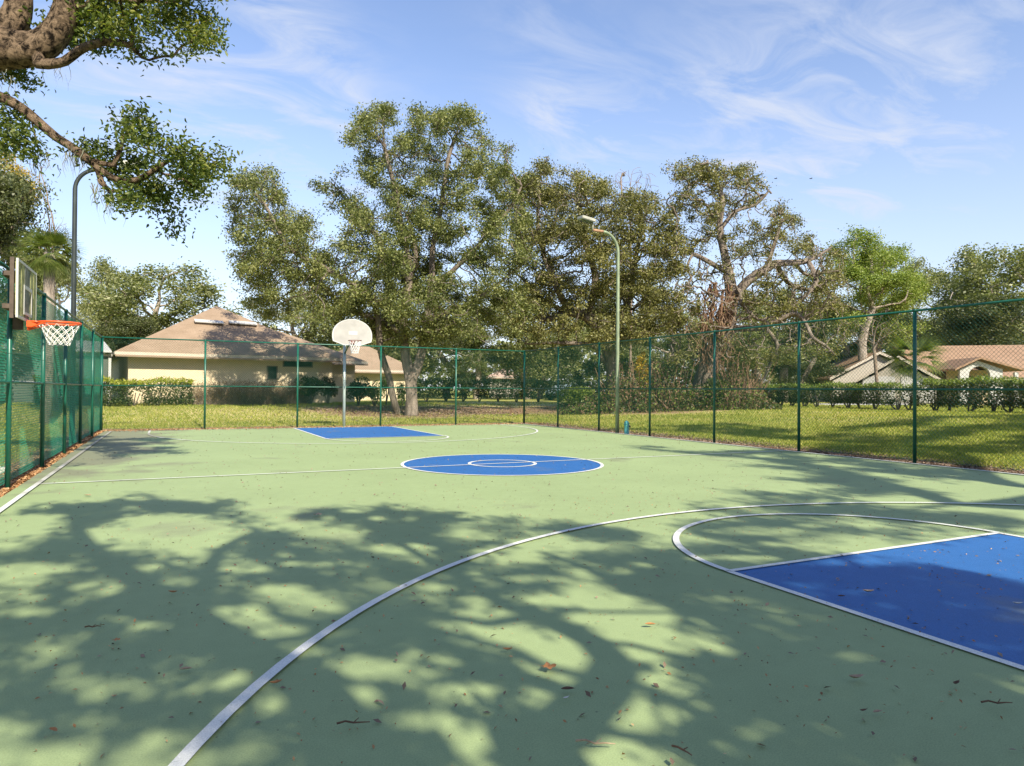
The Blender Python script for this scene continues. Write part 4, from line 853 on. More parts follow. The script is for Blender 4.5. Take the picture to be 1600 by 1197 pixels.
# woods close the horizon in view; unseen rest of ring added to block sky light
def woods(name, D, n, top0, top1, pxa, pxb, ls, seed, mat):
    r = np.random.default_rng(seed); px = r.uniform(pxa, pxb, n); dd = D+r.uniform(0, 14, n); hump = .5+.25*np.sin(px*31+seed)+.25*np.sin(px*74+seed*2)
    P = []
    for x, d, h_ in zip(px, dd, hump):
        a_ = x; b_ = np.array([C0[0]+d*math.sin(a_), C0[1]+d*math.cos(a_), 0]); b_[2] = .5+(6+5*h_)*r.uniform(0, 1)**.8; P.append(b_)
    V, F = leaf_cards(np.array(P), ls, r, .6); return tag(link(name, fast_mesh(name, V, F), mat), kind='stuff')
woods('distant_woods', 105, 60000, 0, 0, 0, 6.283, 1.1, 3, MAT['leafG'])
# bare winter tree peeping over the middle oak
g_ = gxy(985, 58); A = blobs_to_pts([(985,290,42,34),(965,300,30,30),(1005,295,25,28),(985,340,40,40)], 58, 3, 420, rng)
tree('bare_tree', 'leafless tree whose thin twigs show above the gnarled middle oak', 'tree', g_, [([g_, *pl([(985,560),(986,450),(985,380)], 58)], None)], A, .10, .014, .45, .5, 0, .1, None, MAT['twig'], jit=.12, seed=4, trop=.25)
g_ = gxy(88, 34); A = blobs_to_pts([(85,360,22,32),(75,400,25,30),(92,390,14,25),(60,270,16,26)], 34, 2, 420, rng)
tree('bare_tree', 'leafless pinkish twiggy tree left of the dark light pole', 'tree', g_, [([g_, *pl([(85,560),(82,480),(82,420)], 34)], None)], A, .14, .007, .25, .3, 0, .1, None, MAT['twig'], jit=.15, seed=5, trop=.2)
g_ = gxy(20, 36); A = blobs_to_pts([(25,285,20,26),(40,300,18,20),(12,255,12,18),(20,330,18,16)], 36, 1.5, 260, rng)
tree('yellow_tree', 'tree with yellow autumn leaves at the left edge above the dark tree', 'tree', g_, [([g_, *pl([(15,560),(15,440),(18,350)], 36)], None)], A, .18, .01, .3, .4, 5200, .12, MAT['leafYel'], MAT['barkp'], .2, .2, seed=6)
g_ = gxy(1372, 50); A = blobs_to_pts([(1360,520,36,30),(1385,500,25,25)], 50, 2, 260, rng)
tree('bare_tree', 'grey leafless shrubby tree behind the small palm', 'tree', g_, [([g_, *pl([(1368,570),(1365,545)], 50)], None)], A, .12, .01, .3, .35, 0, .1, None, MAT['twig'], jit=.15, seed=7, trop=.1)
# ------------------------------------------------------------------ palms, every frond a part
def palm(label, base, H, r0, L, n, mat, seed, skirt=0):
    r = np.random.default_rng(seed); t = thing('palm_tree', label, 'palm tree', base); base = np.array(base)
    top = base+np.array([r.normal()*.1, r.normal()*.1, H]); m = MB(); m.tube([base-[0, 0, .1], base+(top-base)*.5+[.05, 0, 0], top], [r0*1.2, r0, r0*1.1], 10); m.build('trunk', MAT['barkp'], t, True)
    me = []
    for v in range(5):
        V = []; F = []; nl = 26
        for k in range(nl):                 # one fan frond of narrow leaflets, arching
            a = (k/(nl-1)-.5)*2.6; l = L*(.55+.35*math.cos(a))*r.uniform(.85, 1.05); d = np.array([math.cos(a), math.sin(a), 0]); w = np.cross(d, [0, 0, 1])*.022*L/1.2
            s0 = np.array([L*.45, 0, 0]); b_ = len(V)
            for i in range(4):
                u = i/3; c = s0+d*l*u*.8+np.array([0, 0, -.16*L*(u*u)*(1+abs(a)*.6)-.05*(v-2)*u]); V += [c-w*(1-u*.85), c+w*(1-u*.85)]
            F += [(b_+2*i, b_+2*i+1, b_+2*i+3, b_+2*i+2) for i in range(3)]
        b_ = len(V); V += [np.array(q, float) for q in [(0, -.015, 0), (0, .015, 0), (L*.46, .01, 0), (L*.46, -.01, 0)]]; F.append((b_, b_+1, b_+2, b_+3))
        q = fast_mesh('frond', np.array(V), F); q.materials.append(mat); me.append(q)
    for i in range(n):
        o = link('frond', me[i % 5], None, t); o.location = tuple(top-base); pit_ = math.radians(-62+ (95+skirt)*(i/n)); o.rotation_euler = (r.uniform(-.3, .3), pit_, i*2.399+r.uniform(-.2, .2))
    return t
P = at(72, 385, 24); g_ = gxy(72, 24); palm('cabbage palm behind the left fence above the plank backboard', g_, P[2]-g_[2]-.2, .16, 1.05, 38, MAT['frond'], 1, 20)
P = at(1428, 560, 46); g_ = gxy(1428, 46); palm('small palm in front of the tan house gable', g_, P[2]-g_[2]-.1, .13, 2.0, 26, MAT['frond'], 2)
# ------------------------------------------------------------------ hedges and shrubs
def hedge(name, label, cat, p0, p1, wd, z0, z1, n, ls, mat, seed, stems=0, top=None, rough=.12, group=None, gaps=0., stem_mat='bark'):
    r = np.random.default_rng(seed); p0 = np.array(p0, float); p1 = np.array(p1, float); d = p1[:2]-p0[:2]; L = np.linalg.norm(d); u = d/L; nn = np.array([-u[1], u[0]])
    t = thing(name, label, cat, p0, group); o0 = np.array(t.location)
    s = r.uniform(0, L, n*2); a = r.uniform(-1, 1, n*2); h = r.uniform(0, 1, n*2)
    shell = (np.abs(a) > .6) | (h > .75) | (h < .2); keep = shell | (r.uniform(size=n*2) < .25); 
    bump = lambda s_: rough*(np.sin(s_*2.1+seed)+.6*np.sin(s_*5.3)+.4*np.sin(s_*11.7))
    hole = (np.sin(s*1.9+seed)*np.sin(s*.7+1)+.5*np.sin(s*5.1)) > (1.2-gaps*1.4*(h < .55)); keep &= ~hole
    s, a, h = s[keep][:n], a[keep][:n], h[keep][:n]
    z = z0+(z1-z0)*h+bump(s)*h; w = wd*.5*(1+bump(s+3)*.8)*(.75+.25*np.sin(h*3.1))
    P = np.stack([p0[0]+u[0]*s+nn[0]*a*w, p0[1]+u[1]*s+nn[1]*a*w, z], 1)+r.normal(size=(len(s), 3))*.045
    base = gz(P[:, 0], P[:, 1]); P[:, 2] += base
    if top is None: V, F = leaf_cards(P-o0, ls, r, .55); link('foliage', fast_mesh('foliage', V, F), mat, t)
    else:
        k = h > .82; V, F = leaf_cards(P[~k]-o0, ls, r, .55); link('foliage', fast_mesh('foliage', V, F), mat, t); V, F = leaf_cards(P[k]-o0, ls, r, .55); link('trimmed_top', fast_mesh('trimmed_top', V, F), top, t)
    for i in range(stems):
        s_ = L*(i+.5+r.uniform(-.2, .2))/stems; c = np.array([p0[0]+u[0]*s_, p0[1]+u[1]*s_]); zb_ = float(gz(*c)); m = MB()
        for k in range(4):
            e = c+r.normal(size=2)*.22; m.tube([(c[0], c[1], zb_-.05), ((c[0]+e[0])/2, (c[1]+e[1])/2, zb_+(z0+.1)*.5), (e[0], e[1], zb_+z0+(z1-z0)*.45)], [.05, .035, .018], 5)
        m.build('stem', MAT[stem_mat], t, True)
    return t
def gl(pxa, pya, pxb, pyb): a, b = gpt(pxa, pya), gpt(pxb, pyb); return a, b
a, b = gl(1175, 633, 1440, 643); D_ = 36; dr = (b-a)/np.linalg.norm(b-a)
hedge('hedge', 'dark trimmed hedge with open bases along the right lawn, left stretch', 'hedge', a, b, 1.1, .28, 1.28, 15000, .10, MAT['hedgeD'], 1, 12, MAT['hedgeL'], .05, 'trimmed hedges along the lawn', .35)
a2 = b+dr*.15; b2_ = b+(b-a)*.95
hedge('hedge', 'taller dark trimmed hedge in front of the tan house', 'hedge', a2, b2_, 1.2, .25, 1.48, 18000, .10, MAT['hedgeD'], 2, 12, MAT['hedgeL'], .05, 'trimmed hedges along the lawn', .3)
def twig_mass(name, label, cat, p0, p1, wd, H, n, seed, mat, group=None, leaves=0, leafm=None):
    r = np.random.default_rng(seed); t = thing(name, label, cat, p0, group); o0 = np.array(t.location); d = (p1-p0)[:2]; L = np.linalg.norm(d); V = []; F = []; E = []
    for k in range(n):
        s_ = r.uniform(0, 1); c = p0[:2]+d*s_+r.normal(size=2)*wd*.25; z = float(gz(*c)); l = H*r.uniform(.55, 1.0)*(.85+.15*math.sin(s_*L*2)); dv = np.array([r.normal()*.35, r.normal()*.35, 1.]); p = np.array([*c, z-.03]); b_ = len(V); w = r.uniform(.006, .014)
        for i in range(5):
            u = i/4; q = p+dv*l*u+np.array([.05*math.sin(k+i*2.1), .05*math.cos(k*2+i), 0])*(i > 0)
            for j in range(3): V.append(q+w*(1.15-u)*np.array([math.cos(j*2.09), math.sin(j*2.09), 0]))
            if i > 1: E.append(q)
        F += [(b_+3*i+j, b_+3*i+(j+1) % 3, b_+3*i+3+(j+1) % 3, b_+3*i+3+j) for i in range(4) for j in range(3)]
    link('twigs', fast_mesh('twigs', np.array(V)-o0, F), mat, t)
    if leaves:
        E = np.array(E); P = E[r.integers(0, len(E), leaves)]+r.normal(size=(leaves, 3))*.07; V, F = leaf_cards(P-o0, .07, r, .5); link('foliage', fast_mesh('foliage', V, F), leafm, t)
    return t
def shrub(name, label, px, py, rx, ry, D, n, ls, mat, seed, group=None, gnd=None, stemm='bark'):
    r = np.random.default_rng(seed); g_ = gpt(px, gnd) if gnd else gxy(px, D); D = (g_-C0)@FW; t = thing(name, label, 'shrub', g_, group); o0 = np.array(t.location); c = at(px, py, D); R_ = rx*D/f; Hh = ry*D/f
    P = []
    for k in range(9): q = ball(r, 1)[0]*[R_*.75, R_*.75, Hh*.7]; P.append(c+q+unit(r.normal(size=(n//9, 3)))*(r.uniform(.5, 1, n//9)**.5)[:, None]*np.array([R_*.48, R_*.48, Hh*.5]))
    P = np.concatenate(P); z = gz(P[:, 0], P[:, 1]); P[:, 2] = np.maximum(P[:, 2], z+.03); V, F = leaf_cards(P-o0, ls, r, .5); link('foliage', fast_mesh('foliage', V, F), mat, t)
    m = MB()
    for k in range(5): e = c+ball(r, 1)[0]*[R_*.7, R_*.7, Hh*.5]; m.tube([g_-[0, 0, .05], (g_+e)/2+[.05, .03, 0], e], [.035, .025, .012], 5)
    m.build('stem', MAT[stemm], t, True); return t
SH = [('dark rounded shrub against the beige wall below the high window', 485, 603, 24, 20, 632, 'hedgeD', 2600, .11),
 ('dark shrub between the high window and the hoop pole', 512, 608, 18, 20, 632, 'hedgeD', 2000, .11),
 ('dark green shrub just right of the hoop pole', 560, 606, 26, 22, 634, 'hedgeD', 3000, .11),
 ('low leafy shrub left of the leaning trunk', 585, 612, 16, 18, 636, 'hedgeL', 1600, .10),
 ('light green shrub in front of the leaning trunk gap', 603, 600, 12, 12, 634, 'leafY', 900, .10),
 ('green shrub between the two oak trunks', 628, 612, 12, 18, 634, 'hedgeL', 1000, .10),
 ('bright green bush under the right side of the twisted oak', 1165, 590, 42, 26, 628, 'leafY', 3800, .14),
 ('dark undergrowth bush left of the bright green bush', 1118, 612, 24, 22, 640, 'hedgeD', 2400, .12),
 ('reddish dry bush where the right hedge begins', 1182, 616, 24, 14, 634, 'leafDry', 1800, .11),
 ('yellow leaved climber just right of the pale light pole', 1003, 585, 12, 34, 640, 'leafYel', 600, .17),
 ('leafy bush behind the corner of the fences', 905, 618, 34, 14, 640, 'hedgeL', 2400, .12)]
for i, (l_, px, py, rx, ry, gy, mt, n, ls) in enumerate(SH): shrub('shrub', l_, px, py, rx, ry, 36, n, ls, MAT[mt], 60+i, 'shrubs beyond the fence', gy)
# middle hedge behind the oaks
a = gxy(645, 46); b = gxy(985, 52)
hedge('hedge', 'dark hedge with ragged base seen through the far fence behind the oak trunks', 'hedge', a, b, 1.3, .3, 1.55, 14000, .14, MAT['hedgeD'], 9, 12, None, .06, 'trimmed hedges along the lawn', .4)
# tangled undergrowth below the gnarled oaks
r = np.random.default_rng(77); P = []; n = 44000
px = r.uniform(872, 1222, n); dd = r.uniform(34, 42, n); hmax = np.where(px < 950, 1.3, np.where(px < 1160, 2.7, 1.2))*(.35+.65*np.abs(np.sin(px*.043+dd*1.3)*np.cos(px*.017+dd*.5)))*np.clip((px-870)/60, .12, 1)*np.clip((1225-px)/40, .1, 1)
for x, d, h_ in zip(px, dd, hmax): q = gxy(x, d); q[2] += h_*r.uniform(0, 1)**1.5; P.append(q)
P = np.array(P); k = r.uniform(size=n)
for nm, lo, hi, mt, ls in (('undergrowth', 0, .55, 'hedgeD', .14), ('undergrowth', .55, .78, 'hedgeL', .12), ('dry_undergrowth', .78, 1, 'vine', .14)):
    V, F = leaf_cards(P[(k >= lo) & (k < hi)], ls, r, .5); tag(link(nm, fast_mesh(nm, V, F), MAT[mt]), kind='stuff')
V = []; F = []
for j in range(330):          # dry hanging vines and stalks
    g_ = gxy(r.choice([r.uniform(945, 1070), r.uniform(1130, 1185)]), r.uniform(34.5, 40)); l = r.uniform(.8, 2.6); b_ = len(V); u = R0*r.uniform(.006, .018); dv = r.normal(size=2)*.6
    for i in range(4): c = g_+np.array([dv[0]*i/3+.06*math.sin(j+i), dv[1]*i/3, l*i/3-.05]); V += [c-u, c+u]
    F += [(b_+2*i, b_+2*i+1, b_+2*i+3, b_+2*i+2) for i in range(3)]
tag(link('dry_vines', fast_mesh('dry_vines', np.array(V), F), MAT['vine']), kind='stuff')
# ------------------------------------------------------------------ grass blades on the nearer lawns
def grass(n, seed):
    r = np.random.default_rng(seed); px = r.uniform(-120, 1720, n); inv = r.uniform(1/44., 1/10.5, n)**.9; inv = r.uniform(1/44., 1/10., n); D = 1/inv
    base = C0[None]+D[:, None]*(FW[None]+((px-800)/f)[:, None]*RC[None]); x, y = base[:, 0], base[:, 1]
    ok = (np.abs(x) > 8.0) | (np.abs(y) > 14.5); x, y, D = x[ok], y[ok], D[ok]
    edge = np.maximum(np.abs(x)-7.75, np.abs(y)-14.1); ok = r.uniform(size=len(x)) < np.clip((edge-.1)/.9, 0, 1)
    for (dx, dy, rad) in DIRT: ok &= ~((np.hypot(x-dx, y-dy) < rad*.9) & (r.uniform(size=len(x)) < .85))
    x, y, D = x[ok], y[ok], D[ok]; m = len(x); z = gz(x, y); a = r.uniform(0, 6.28, m); h = r.uniform(.025, .075, m)*(.8+D/45); w = .005+.0005*D
    B = np.stack([x, y, z-.01], 1); u = np.stack([np.cos(a), np.sin(a), 0*a], 1)*w[:, None]; le = np.stack([r.normal(size=m)*.5, r.normal(size=m)*.5, np.ones(m)], 1)*h[:, None]
    V = np.stack([B-u, B+u, B+le], 1).reshape(-1, 3); tag(link('grass', fast_mesh('grass', V, np.arange(3*m).reshape(m, 3)), MAT['grass']), kind='stuff')
grass(520000, 3)
# ------------------------------------------------------------------ leaf litter
def litter(name, n, fx, fy, ls, mat, seed, zoff=.012, z=None):
    r = np.random.default_rng(seed); x = fx(r, n); y = fy(r, n); zz = np.maximum(gz(x, y), np.where((np.abs(x+.02) < 7.36) & (np.abs(y+.1) < 13.6), 0., -1))+zoff*r.uniform(.4, 1.6, n)
    P = np.stack([x, y, zz], 1); V, F = leaf_cards(P, ls, r, .5, 1.6); return tag(link(name, fast_mesh(name, V, F), mat), kind='stuff')
litter('leaf_litter', 9000, lambda r, n: -7.45-np.abs(r.normal(size=n))*.22+r.uniform(-.1, .1, n), lambda r, n: r.uniform(-6, 14.2, n), .065, MAT['litter'], 1)
litter('leaf_litter', 7000, lambda r, n: r.uniform(-8, 8.4, n), lambda r, n: 13.75+r.normal(size=n)*.28, .07, MAT['litter'], 2)
litter('leaf_litter', 19000, lambda r, n: 7.75+np.abs(r.normal(size=n))*.5-r.uniform(0, .35, n), lambda r, n: r.uniform(-7, 14, n), .06, MAT['litterp'], 3)
litter('leaf_litter', 7000, lambda r, n: T1B[0]+1.5+r.normal(size=n)*3.5, lambda r, n: T1B[1]+2.2+r.normal(size=n)*2.2, .1, MAT['litterp'], 4, .03)
def cluster(r, n, lo, hi): return r.uniform(lo, hi, n)
litter('leaf_specks', 2600, lambda r, n: r.uniform(-7, 7, n), lambda r, n: r.uniform(-10.5, 13, n), .033, MAT['litterp'], 6, .012)
litter('leaf_specks', 1500, lambda r, n: r.uniform(-6.5, 2, n), lambda r, n: r.uniform(-10.5, -4, n), .021, MAT['litter'], 7, .01)
litter('leaf_specks', 1300, lambda r, n: r.uniform(-6.5, 3, n), lambda r, n: r.uniform(-10.5, -2, n), .016, MAT['leafDry'], 8, .008)
# single larger leaves and twigs lying on the court
def oval(L, wd, curl, r):
    V = []; F = []; n = 7
    for i in range(n):
        u = i/(n-1); w = wd*math.sin(math.pi*(u*.92+.04))**.8; x = (u-.5)*L; z = curl*L*(2*u-1)**2*.5
        V += [(x, -w/2, z+.35*w), (x, 0, z), (x, w/2, z+.35*w)]
    for i in range(n-1):
        for j in range(2): a = i*3+j; F.append((a, a+1, a+4, a+3))
    b = len(V); V += [(L*.5, -.0015, curl*L*.5), (L*.5, .0015, curl*L*.5), (L*.72, 0, curl*L*.5+.006)]; F.append((b, b+1, b+2)); return V, F
def lobed(L, r):
    n = 22; V = [(0, 0, .006)]
    for i in range(n):
        a = 2*math.pi*i/n; q = L*.5*(.42+.58*abs(math.cos(a*2.5))**1.4)*(1.1 if abs(a-math.pi) > 1 else .8); V.append((q*math.cos(a), q*math.sin(a)*.85, .004+.35*q*abs(math.sin(a*2.5+.6))))
    F = [(0, 1+i, 1+(i+1) % n) for i in range(n)]; b = len(V); V += [(-L*.2, -.002, .006), (-L*.2, .002, .006), (-L*.75, .02, .02)]; F.append((b, b+1, b+2)); return V, F
def court_leaf(px, py, kind, L, mat, label, rot=0, name='fallen_leaf'):
    g_ = onz(px, py); rr = random.Random(px)
    if kind == 'twig':
        m = MB(); P = [np.array([L*(i/4-.5), .012*math.sin(i*2.+px)*L*4, .006+.004*(i % 2)]) for i in range(5)]; m.tube(P, [.0045, .004, .004, .003, .002], 5); m.tube([P[2], P[2]+np.array([.15*L, .12*L, .012])], [.003, .0015], 4); V, F = m.v, m.f; name = 'twig'
    elif kind == 'lobed': V, F = lobed(L, rr)
    else: V, F = oval(L, L*.42, .35 if kind == 'curled' else .12, rr)
    me = bpy.data.meshes.new(name); me.from_pydata([tuple(v) for v in V], [], F); o = link(name, me, MAT[mat]); o.location = (g_[0], g_[1], .022); o.rotation_euler = (0, 0, rot-yaw)
    tag(o, label, 'twig' if kind == 'twig' else 'leaf', 'fallen leaves and twigs lying on the court')
CL = [(855,1051,'lobed',.085,'lf1','orange lobed leaf standing up in a sunlit patch at the front centre',.2),
 (793,1022,'curled',.05,'lf1','glossy brown leaf just left of the orange lobed leaf',0),(887,1085,'oval',.06,'lf4','brown oval leaf on the edge of the dark trunk shadow',.1),
 (884,1099,'curled',.03,'lf3','small white leaf below the brown oval leaf in the trunk shadow',.6),(930,1172,'twig',.15,'lf2','thin pale twig at the bottom edge right of the trunk shadow',-.2),
 (1066,1184,'twig',.09,'lf4','short dark twig at the bottom edge below the blue key',-.9),(1357,930,'curled',.075,'lf2','curled tan leaf on the blue key',0),
 (1338,1067,'curled',.075,'lf2','curled tan leaf lying in shade below the blue key line',.15),(1016,982,'oval',.06,'lf1','reddish leaf alone in the sun between two limb shadows',0),
 (1371,1121,'oval',.045,'lf2','small tan leaf beside a dark acorn in the lower right shade',.3),(1349,1119,'curled',.035,'lf4','dark acorn like leaf beside the small tan leaf at lower right',.3),
 (1494,1076,'curled',.05,'lf4','dark reddish leaf in the shade at the lower right',.6),(1558,1108,'twig',.13,'lf4','dark twig near the lower right corner',-.1),
 (1590,949,'curled',.06,'lf3','pale leaf on the blue key at the right edge',-.1),(1315,937,'oval',.05,'lf4','dark brown flat leaf left of the curled leaf on the blue key',0),
 (1309,909,'oval',.035,'lf2','small tan leaf on a sunny patch of the blue key',.5),(180,1008,'lobed',.045,'lf1','rusty leaf in the wide shade at the lower left',.4),
 (145,987,'twig',.085,'lf4','stubby dark twig up left of the rusty leaf in the wide shade',.15),(290,1053,'oval',.055,'lf2','tan oval leaf in the sun left of the three point line',.3),
 (270,931,'curled',.06,'lf1','orange brown leaf in the dark limb shadow at the left',0),(431,1075,'curled',.055,'lf1','orange leaf just right of the three point line',.5),
 (552,1140,'twig',.13,'lf4','crooked dark twig in the shade at the bottom centre',.05),(83,1150,'oval',.05,'lf1','brown leaf near the lower left corner',-.5),
 (137,777,'oval',.09,'lf2','yellowish leaf near the left side line',0),(495,808,'lobed',.10,'lf2','small heap like tan leaf in the far edge of the shade',0)]
for px, py, k, L, mt, lab, rot in CL: court_leaf(px, py, k, L, mt, lab, rot)
# ------------------------------------------------------------------ beige hip roofed house behind the far fence
def quad(name, P, mat, parent, th=.0, nrm=None):
    m = MB()
    if th: m.prism(P, np.array(nrm, float)*th)
    else: m.add(P, [tuple(range(len(P)))])
    return m.build(name, mat, parent)
Ae = at(180, 548, 33.9); Be = at(533, 560, 40.2); ez = (Ae[2]+Be[2])/2; Ae[2] = Be[2] = ez
E1 = unit((Be-Ae)*[1, 1, 0]); N1 = np.array([-E1[1], E1[0], 0.])
if N1@F0 < 0: N1 = -N1
LA = float((Be-Ae)@E1); G0 = float(gz(Ae[0], Ae[1]))-.2
def hA(e, n, z): return Ae*[1, 1, 0]+E1*e+N1*n+np.array([0, 0, z])
t = thing('house', 'beige stucco house with broad hipped tan grey shingle roof behind the far fence', 'house', hA(LA/2, .6, .5))
def box_walls(name, e0, e1, n0, n1, z0, z1, hf, parent, mat):
    m = MB(); c = (hf(e0, n0, z0)+hf(e1, n1, z1))/2; u = unit(hf(1, 0, 0)-hf(0, 0, 0)); v = unit(hf(0, 1, 0)-hf(0, 0, 0)); m.box(c, (e1-e0, n1-n0, z1-z0), [u, v, Z]); return m.build(name, mat, parent)
box_walls('wall', .62, LA-.3, .62, LA-.6, G0, ez-.14, hA, t, MAT['stucco'])
def hip(name, e0, e1, n0, n1, zl, zr, hf, parent, mat, ridge=None):
    c = [hf(e0, n0, zl), hf(e1, n0, zl), hf(e1, n1, zl), hf(e0, n1, zl)]; W_ = min(e1-e0, n1-n0)/2
    if e1-e0 >= n1-n0: r0, r1 = hf(e0+W_, (n0+n1)/2, zr), hf(e1-W_, (n0+n1)/2, zr)
    else: r0, r1 = hf((e0+e1)/2, n0+W_, zr), hf((e0+e1)/2, n1-W_, zr)
    th = np.array([0, 0, -.10]); low = [q+th for q in c]; m = MB()
    if e1-e0 >= n1-n0: m.add(c+[r0, r1]+low, [(0, 1, 5, 4), (1, 2, 5), (2, 3, 4, 5), (3, 0, 4), (0, 6, 7, 1), (1, 7, 8, 2), (2, 8, 9, 3), (3, 9, 6, 0), (9, 8, 7, 6)])
    else: m.add(c+[r0, r1]+low, [(0, 1, 4), (1, 2, 5, 4), (2, 3, 5), (3, 0, 4, 5), (0, 6, 7, 1), (1, 7, 8, 2), (2, 8, 9, 3), (3, 9, 6, 0), (9, 8, 7, 6)])
    o = m.build(name, mat, parent)
    m = MB(); u = unit(c[1]-c[0]); v = unit(c[3]-c[0])
    m.box((c[0]+c[1])/2+v*.0-v*.015+[0, 0, -.09], (e1-e0+.06, .03, .15), [u, v, Z]); m.box((c[0]+c[3])/2-u*.015+[0, 0, -.09], (.03, n1-n0-.02, .15), [u, v, Z]); m.box((c[1]+c[2])/2+u*.015+[0, 0, -.09], (.03, n1-n0-.02, .15), [u, v, Z]); m.build('fascia', MAT['cream'], parent)
    m = MB(); m.box((c[0]+c[1])/2-v*.07+[0, 0, -.215], (e1-e0, .10, .09), [u, v, Z]); m.build('gutter', MAT['gutter'], parent)
    m = MB(); m.box((c[0]+c[2])/2+[0, 0, -.13], (e1-e0-.06, n1-n0-.06, .012), [u, v, Z]); m.build('soffit', MAT['soffit'], parent)
    return o
apex = ez+3.15
r1 = hip('roof', 0, LA, 0, LA, ez, apex, hA, t, MAT['roofA'])
hip('rear_roof', LA-7.5, LA+2.9, 3.2, 12, ez-.02, ez+2.0, hA, t, MAT['roofA'])
box_walls('rear_wall', LA-.28, LA+2.3, 3.8, 11.4, G0, ez-.17, hA, t, MAT['stucco'])
def hC(e, n, z): return hA(LA+3.0+e, 9.2+n, z)
hip('wing_roof', 0, 6.5, 0, 9, ez-.35, ez+1.75, hC, t, MAT['roofA']); box_walls('wing_wall', .6, 5.9, .6, 8.4, G0, ez-.5, hC, t, MAT['stucco'])
# roof vents on the front slope
sl = np.array([0, 0, 1.])*3.15/(LA/2)+N1; sl = unit(sl); nr = unit(np.cross(E1, sl)); nr = nr if nr[2] > 0 else -nr
def onroof(px, py):
    d = ray(px, py); P0 = hA(0, 0, ez); tt = ((P0-C0)@nr)/(d@nr); return C0+tt*d
for (xa, ya, xb, yb) in ((304, 505, 348, 508), (358, 507, 400, 510)):
    a, b = onroof(xa, ya), onroof(xb, yb); c = (a+b)/2; L_ = float(np.linalg.norm(b-a)); m = MB(); m.box(c+nr*.07, (L_, .26, .14), [unit(b-a), sl, nr]); v = m.build('roof_vent', MAT['brown'], t)
    m = MB(); m.box(c+nr*.165, (L_+.04, .34, .05), [unit(b-a), sl, nr]); m.build('vent_cap', MAT['white'], v)
def onwallA(px, py):
    d = ray(px, py); P0 = hA(0, .62, 0); tt = ((P0-C0)@N1)/(d@N1); return C0+tt*d
for (xa, ya, xb, yb) in ((418, 573, 432, 592), (443, 562.5, 487, 573)):
    a, b = onwallA(xa, ya), onwallA(xb, yb); c = (a+b)/2; w_ = abs(float((b-a)@E1)); h_ = abs(a[2]-b[2]); m = MB(); m.box(c-N1*.01, (w_+.1, .08, h_+.1), [E1, N1, Z]); fr = m.build('window', MAT['frame'], t)
    k = max(1, int(w_/.7))
    for i in range(k): m = MB(); m.box(c-N1*.054+E1*(w_*(i+.5)/k-w_/2), (w_/k-.04, .012, h_), [E1, N1, Z]); m.build('pane', MAT['glass'], fr)
a = onwallA(218, 555); m = MB(); m.box(a-N1*.08, (.12, .16, .14), [E1, N1, Z]); m.tube([a-N1*.12, a-N1*.2-[0, 0, .1]], [.04, .07], 8); m.build('wall_light', MAT['white'], t)
def hG(e, n): P = hA(e, n, 0); P[2] = float(gz(P[0], P[1])); return P
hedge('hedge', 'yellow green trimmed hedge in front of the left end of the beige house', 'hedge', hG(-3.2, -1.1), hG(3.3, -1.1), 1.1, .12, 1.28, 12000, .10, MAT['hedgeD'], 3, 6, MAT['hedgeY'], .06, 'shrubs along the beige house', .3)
for i in range(4):
    twig_mass('dry_shrub', ['dry tan shrub next to the yellow green hedge', 'dry leafless shrub right of the first fence post', 'dry tan shrub under the left side of the beige wall shadow', 'dry shrub below the small square window'][i], 'shrub', hG(3.4+i*1.5, -.8), hG(4.8+i*1.5, -.8), .8, 1.32, 340, 20+i, MAT['twig'], 'shrubs along the beige house', 2600, MAT['leafDry'])
# white framed screen enclosure at its left
def hP(e, n, z): return hA(-12.5+e, 1.1+n, z)
t = thing('pool_enclosure', 'white framed screen enclosure with pale flat roof left of the beige house', 'enclosure', hP(6.2, 0, .5))
zt = ez-.05
for i in range(7): m = MB(); m.box(hP(i*2.05+.05, 0, (G0+zt-.22)/2), (.12, .12, zt-.22-G0), [E1, N1, Z]); m.build('post', MAT['white'], t)
for z_ in (zt-.12, 1.62): m = MB(); m.box(hP(6.2, -.003, z_), (12.5, .126, .12 if z_ > 2 else .07), [E1, N1, Z]); m.build('beam', MAT['white'], t)
for i in range(6):
    m = MB(); m.box(hP(i*2.05+1.07, .02, (1.58+G0)/2), (1.9, .01, 1.58-G0), [E1, N1, Z]); m.build('screen_panel', MAT['screen'], t)
    m = MB(); m.box(hP(i*2.05+1.07, .02, (1.66+zt-.18)/2), (1.9, .01, zt-.18-1.66), [E1, N1, Z]); m.build('screen_panel', MAT['screen'], t)
m = MB(); m.prism([hP(-.3, -.4, zt), hP(12.4, -.4, zt), hP(12.4, 5, zt+.75), hP(-.3, 5, zt+.75)], (0, 0, .09)); m.build('roof', MAT['white'], t)
m = MB(); m.box(hP(6.2, 5, (G0+zt)/2), (12.3, .1, zt-G0), [E1, N1, Z]); m.build('back_wall', MAT['soffit'], t)
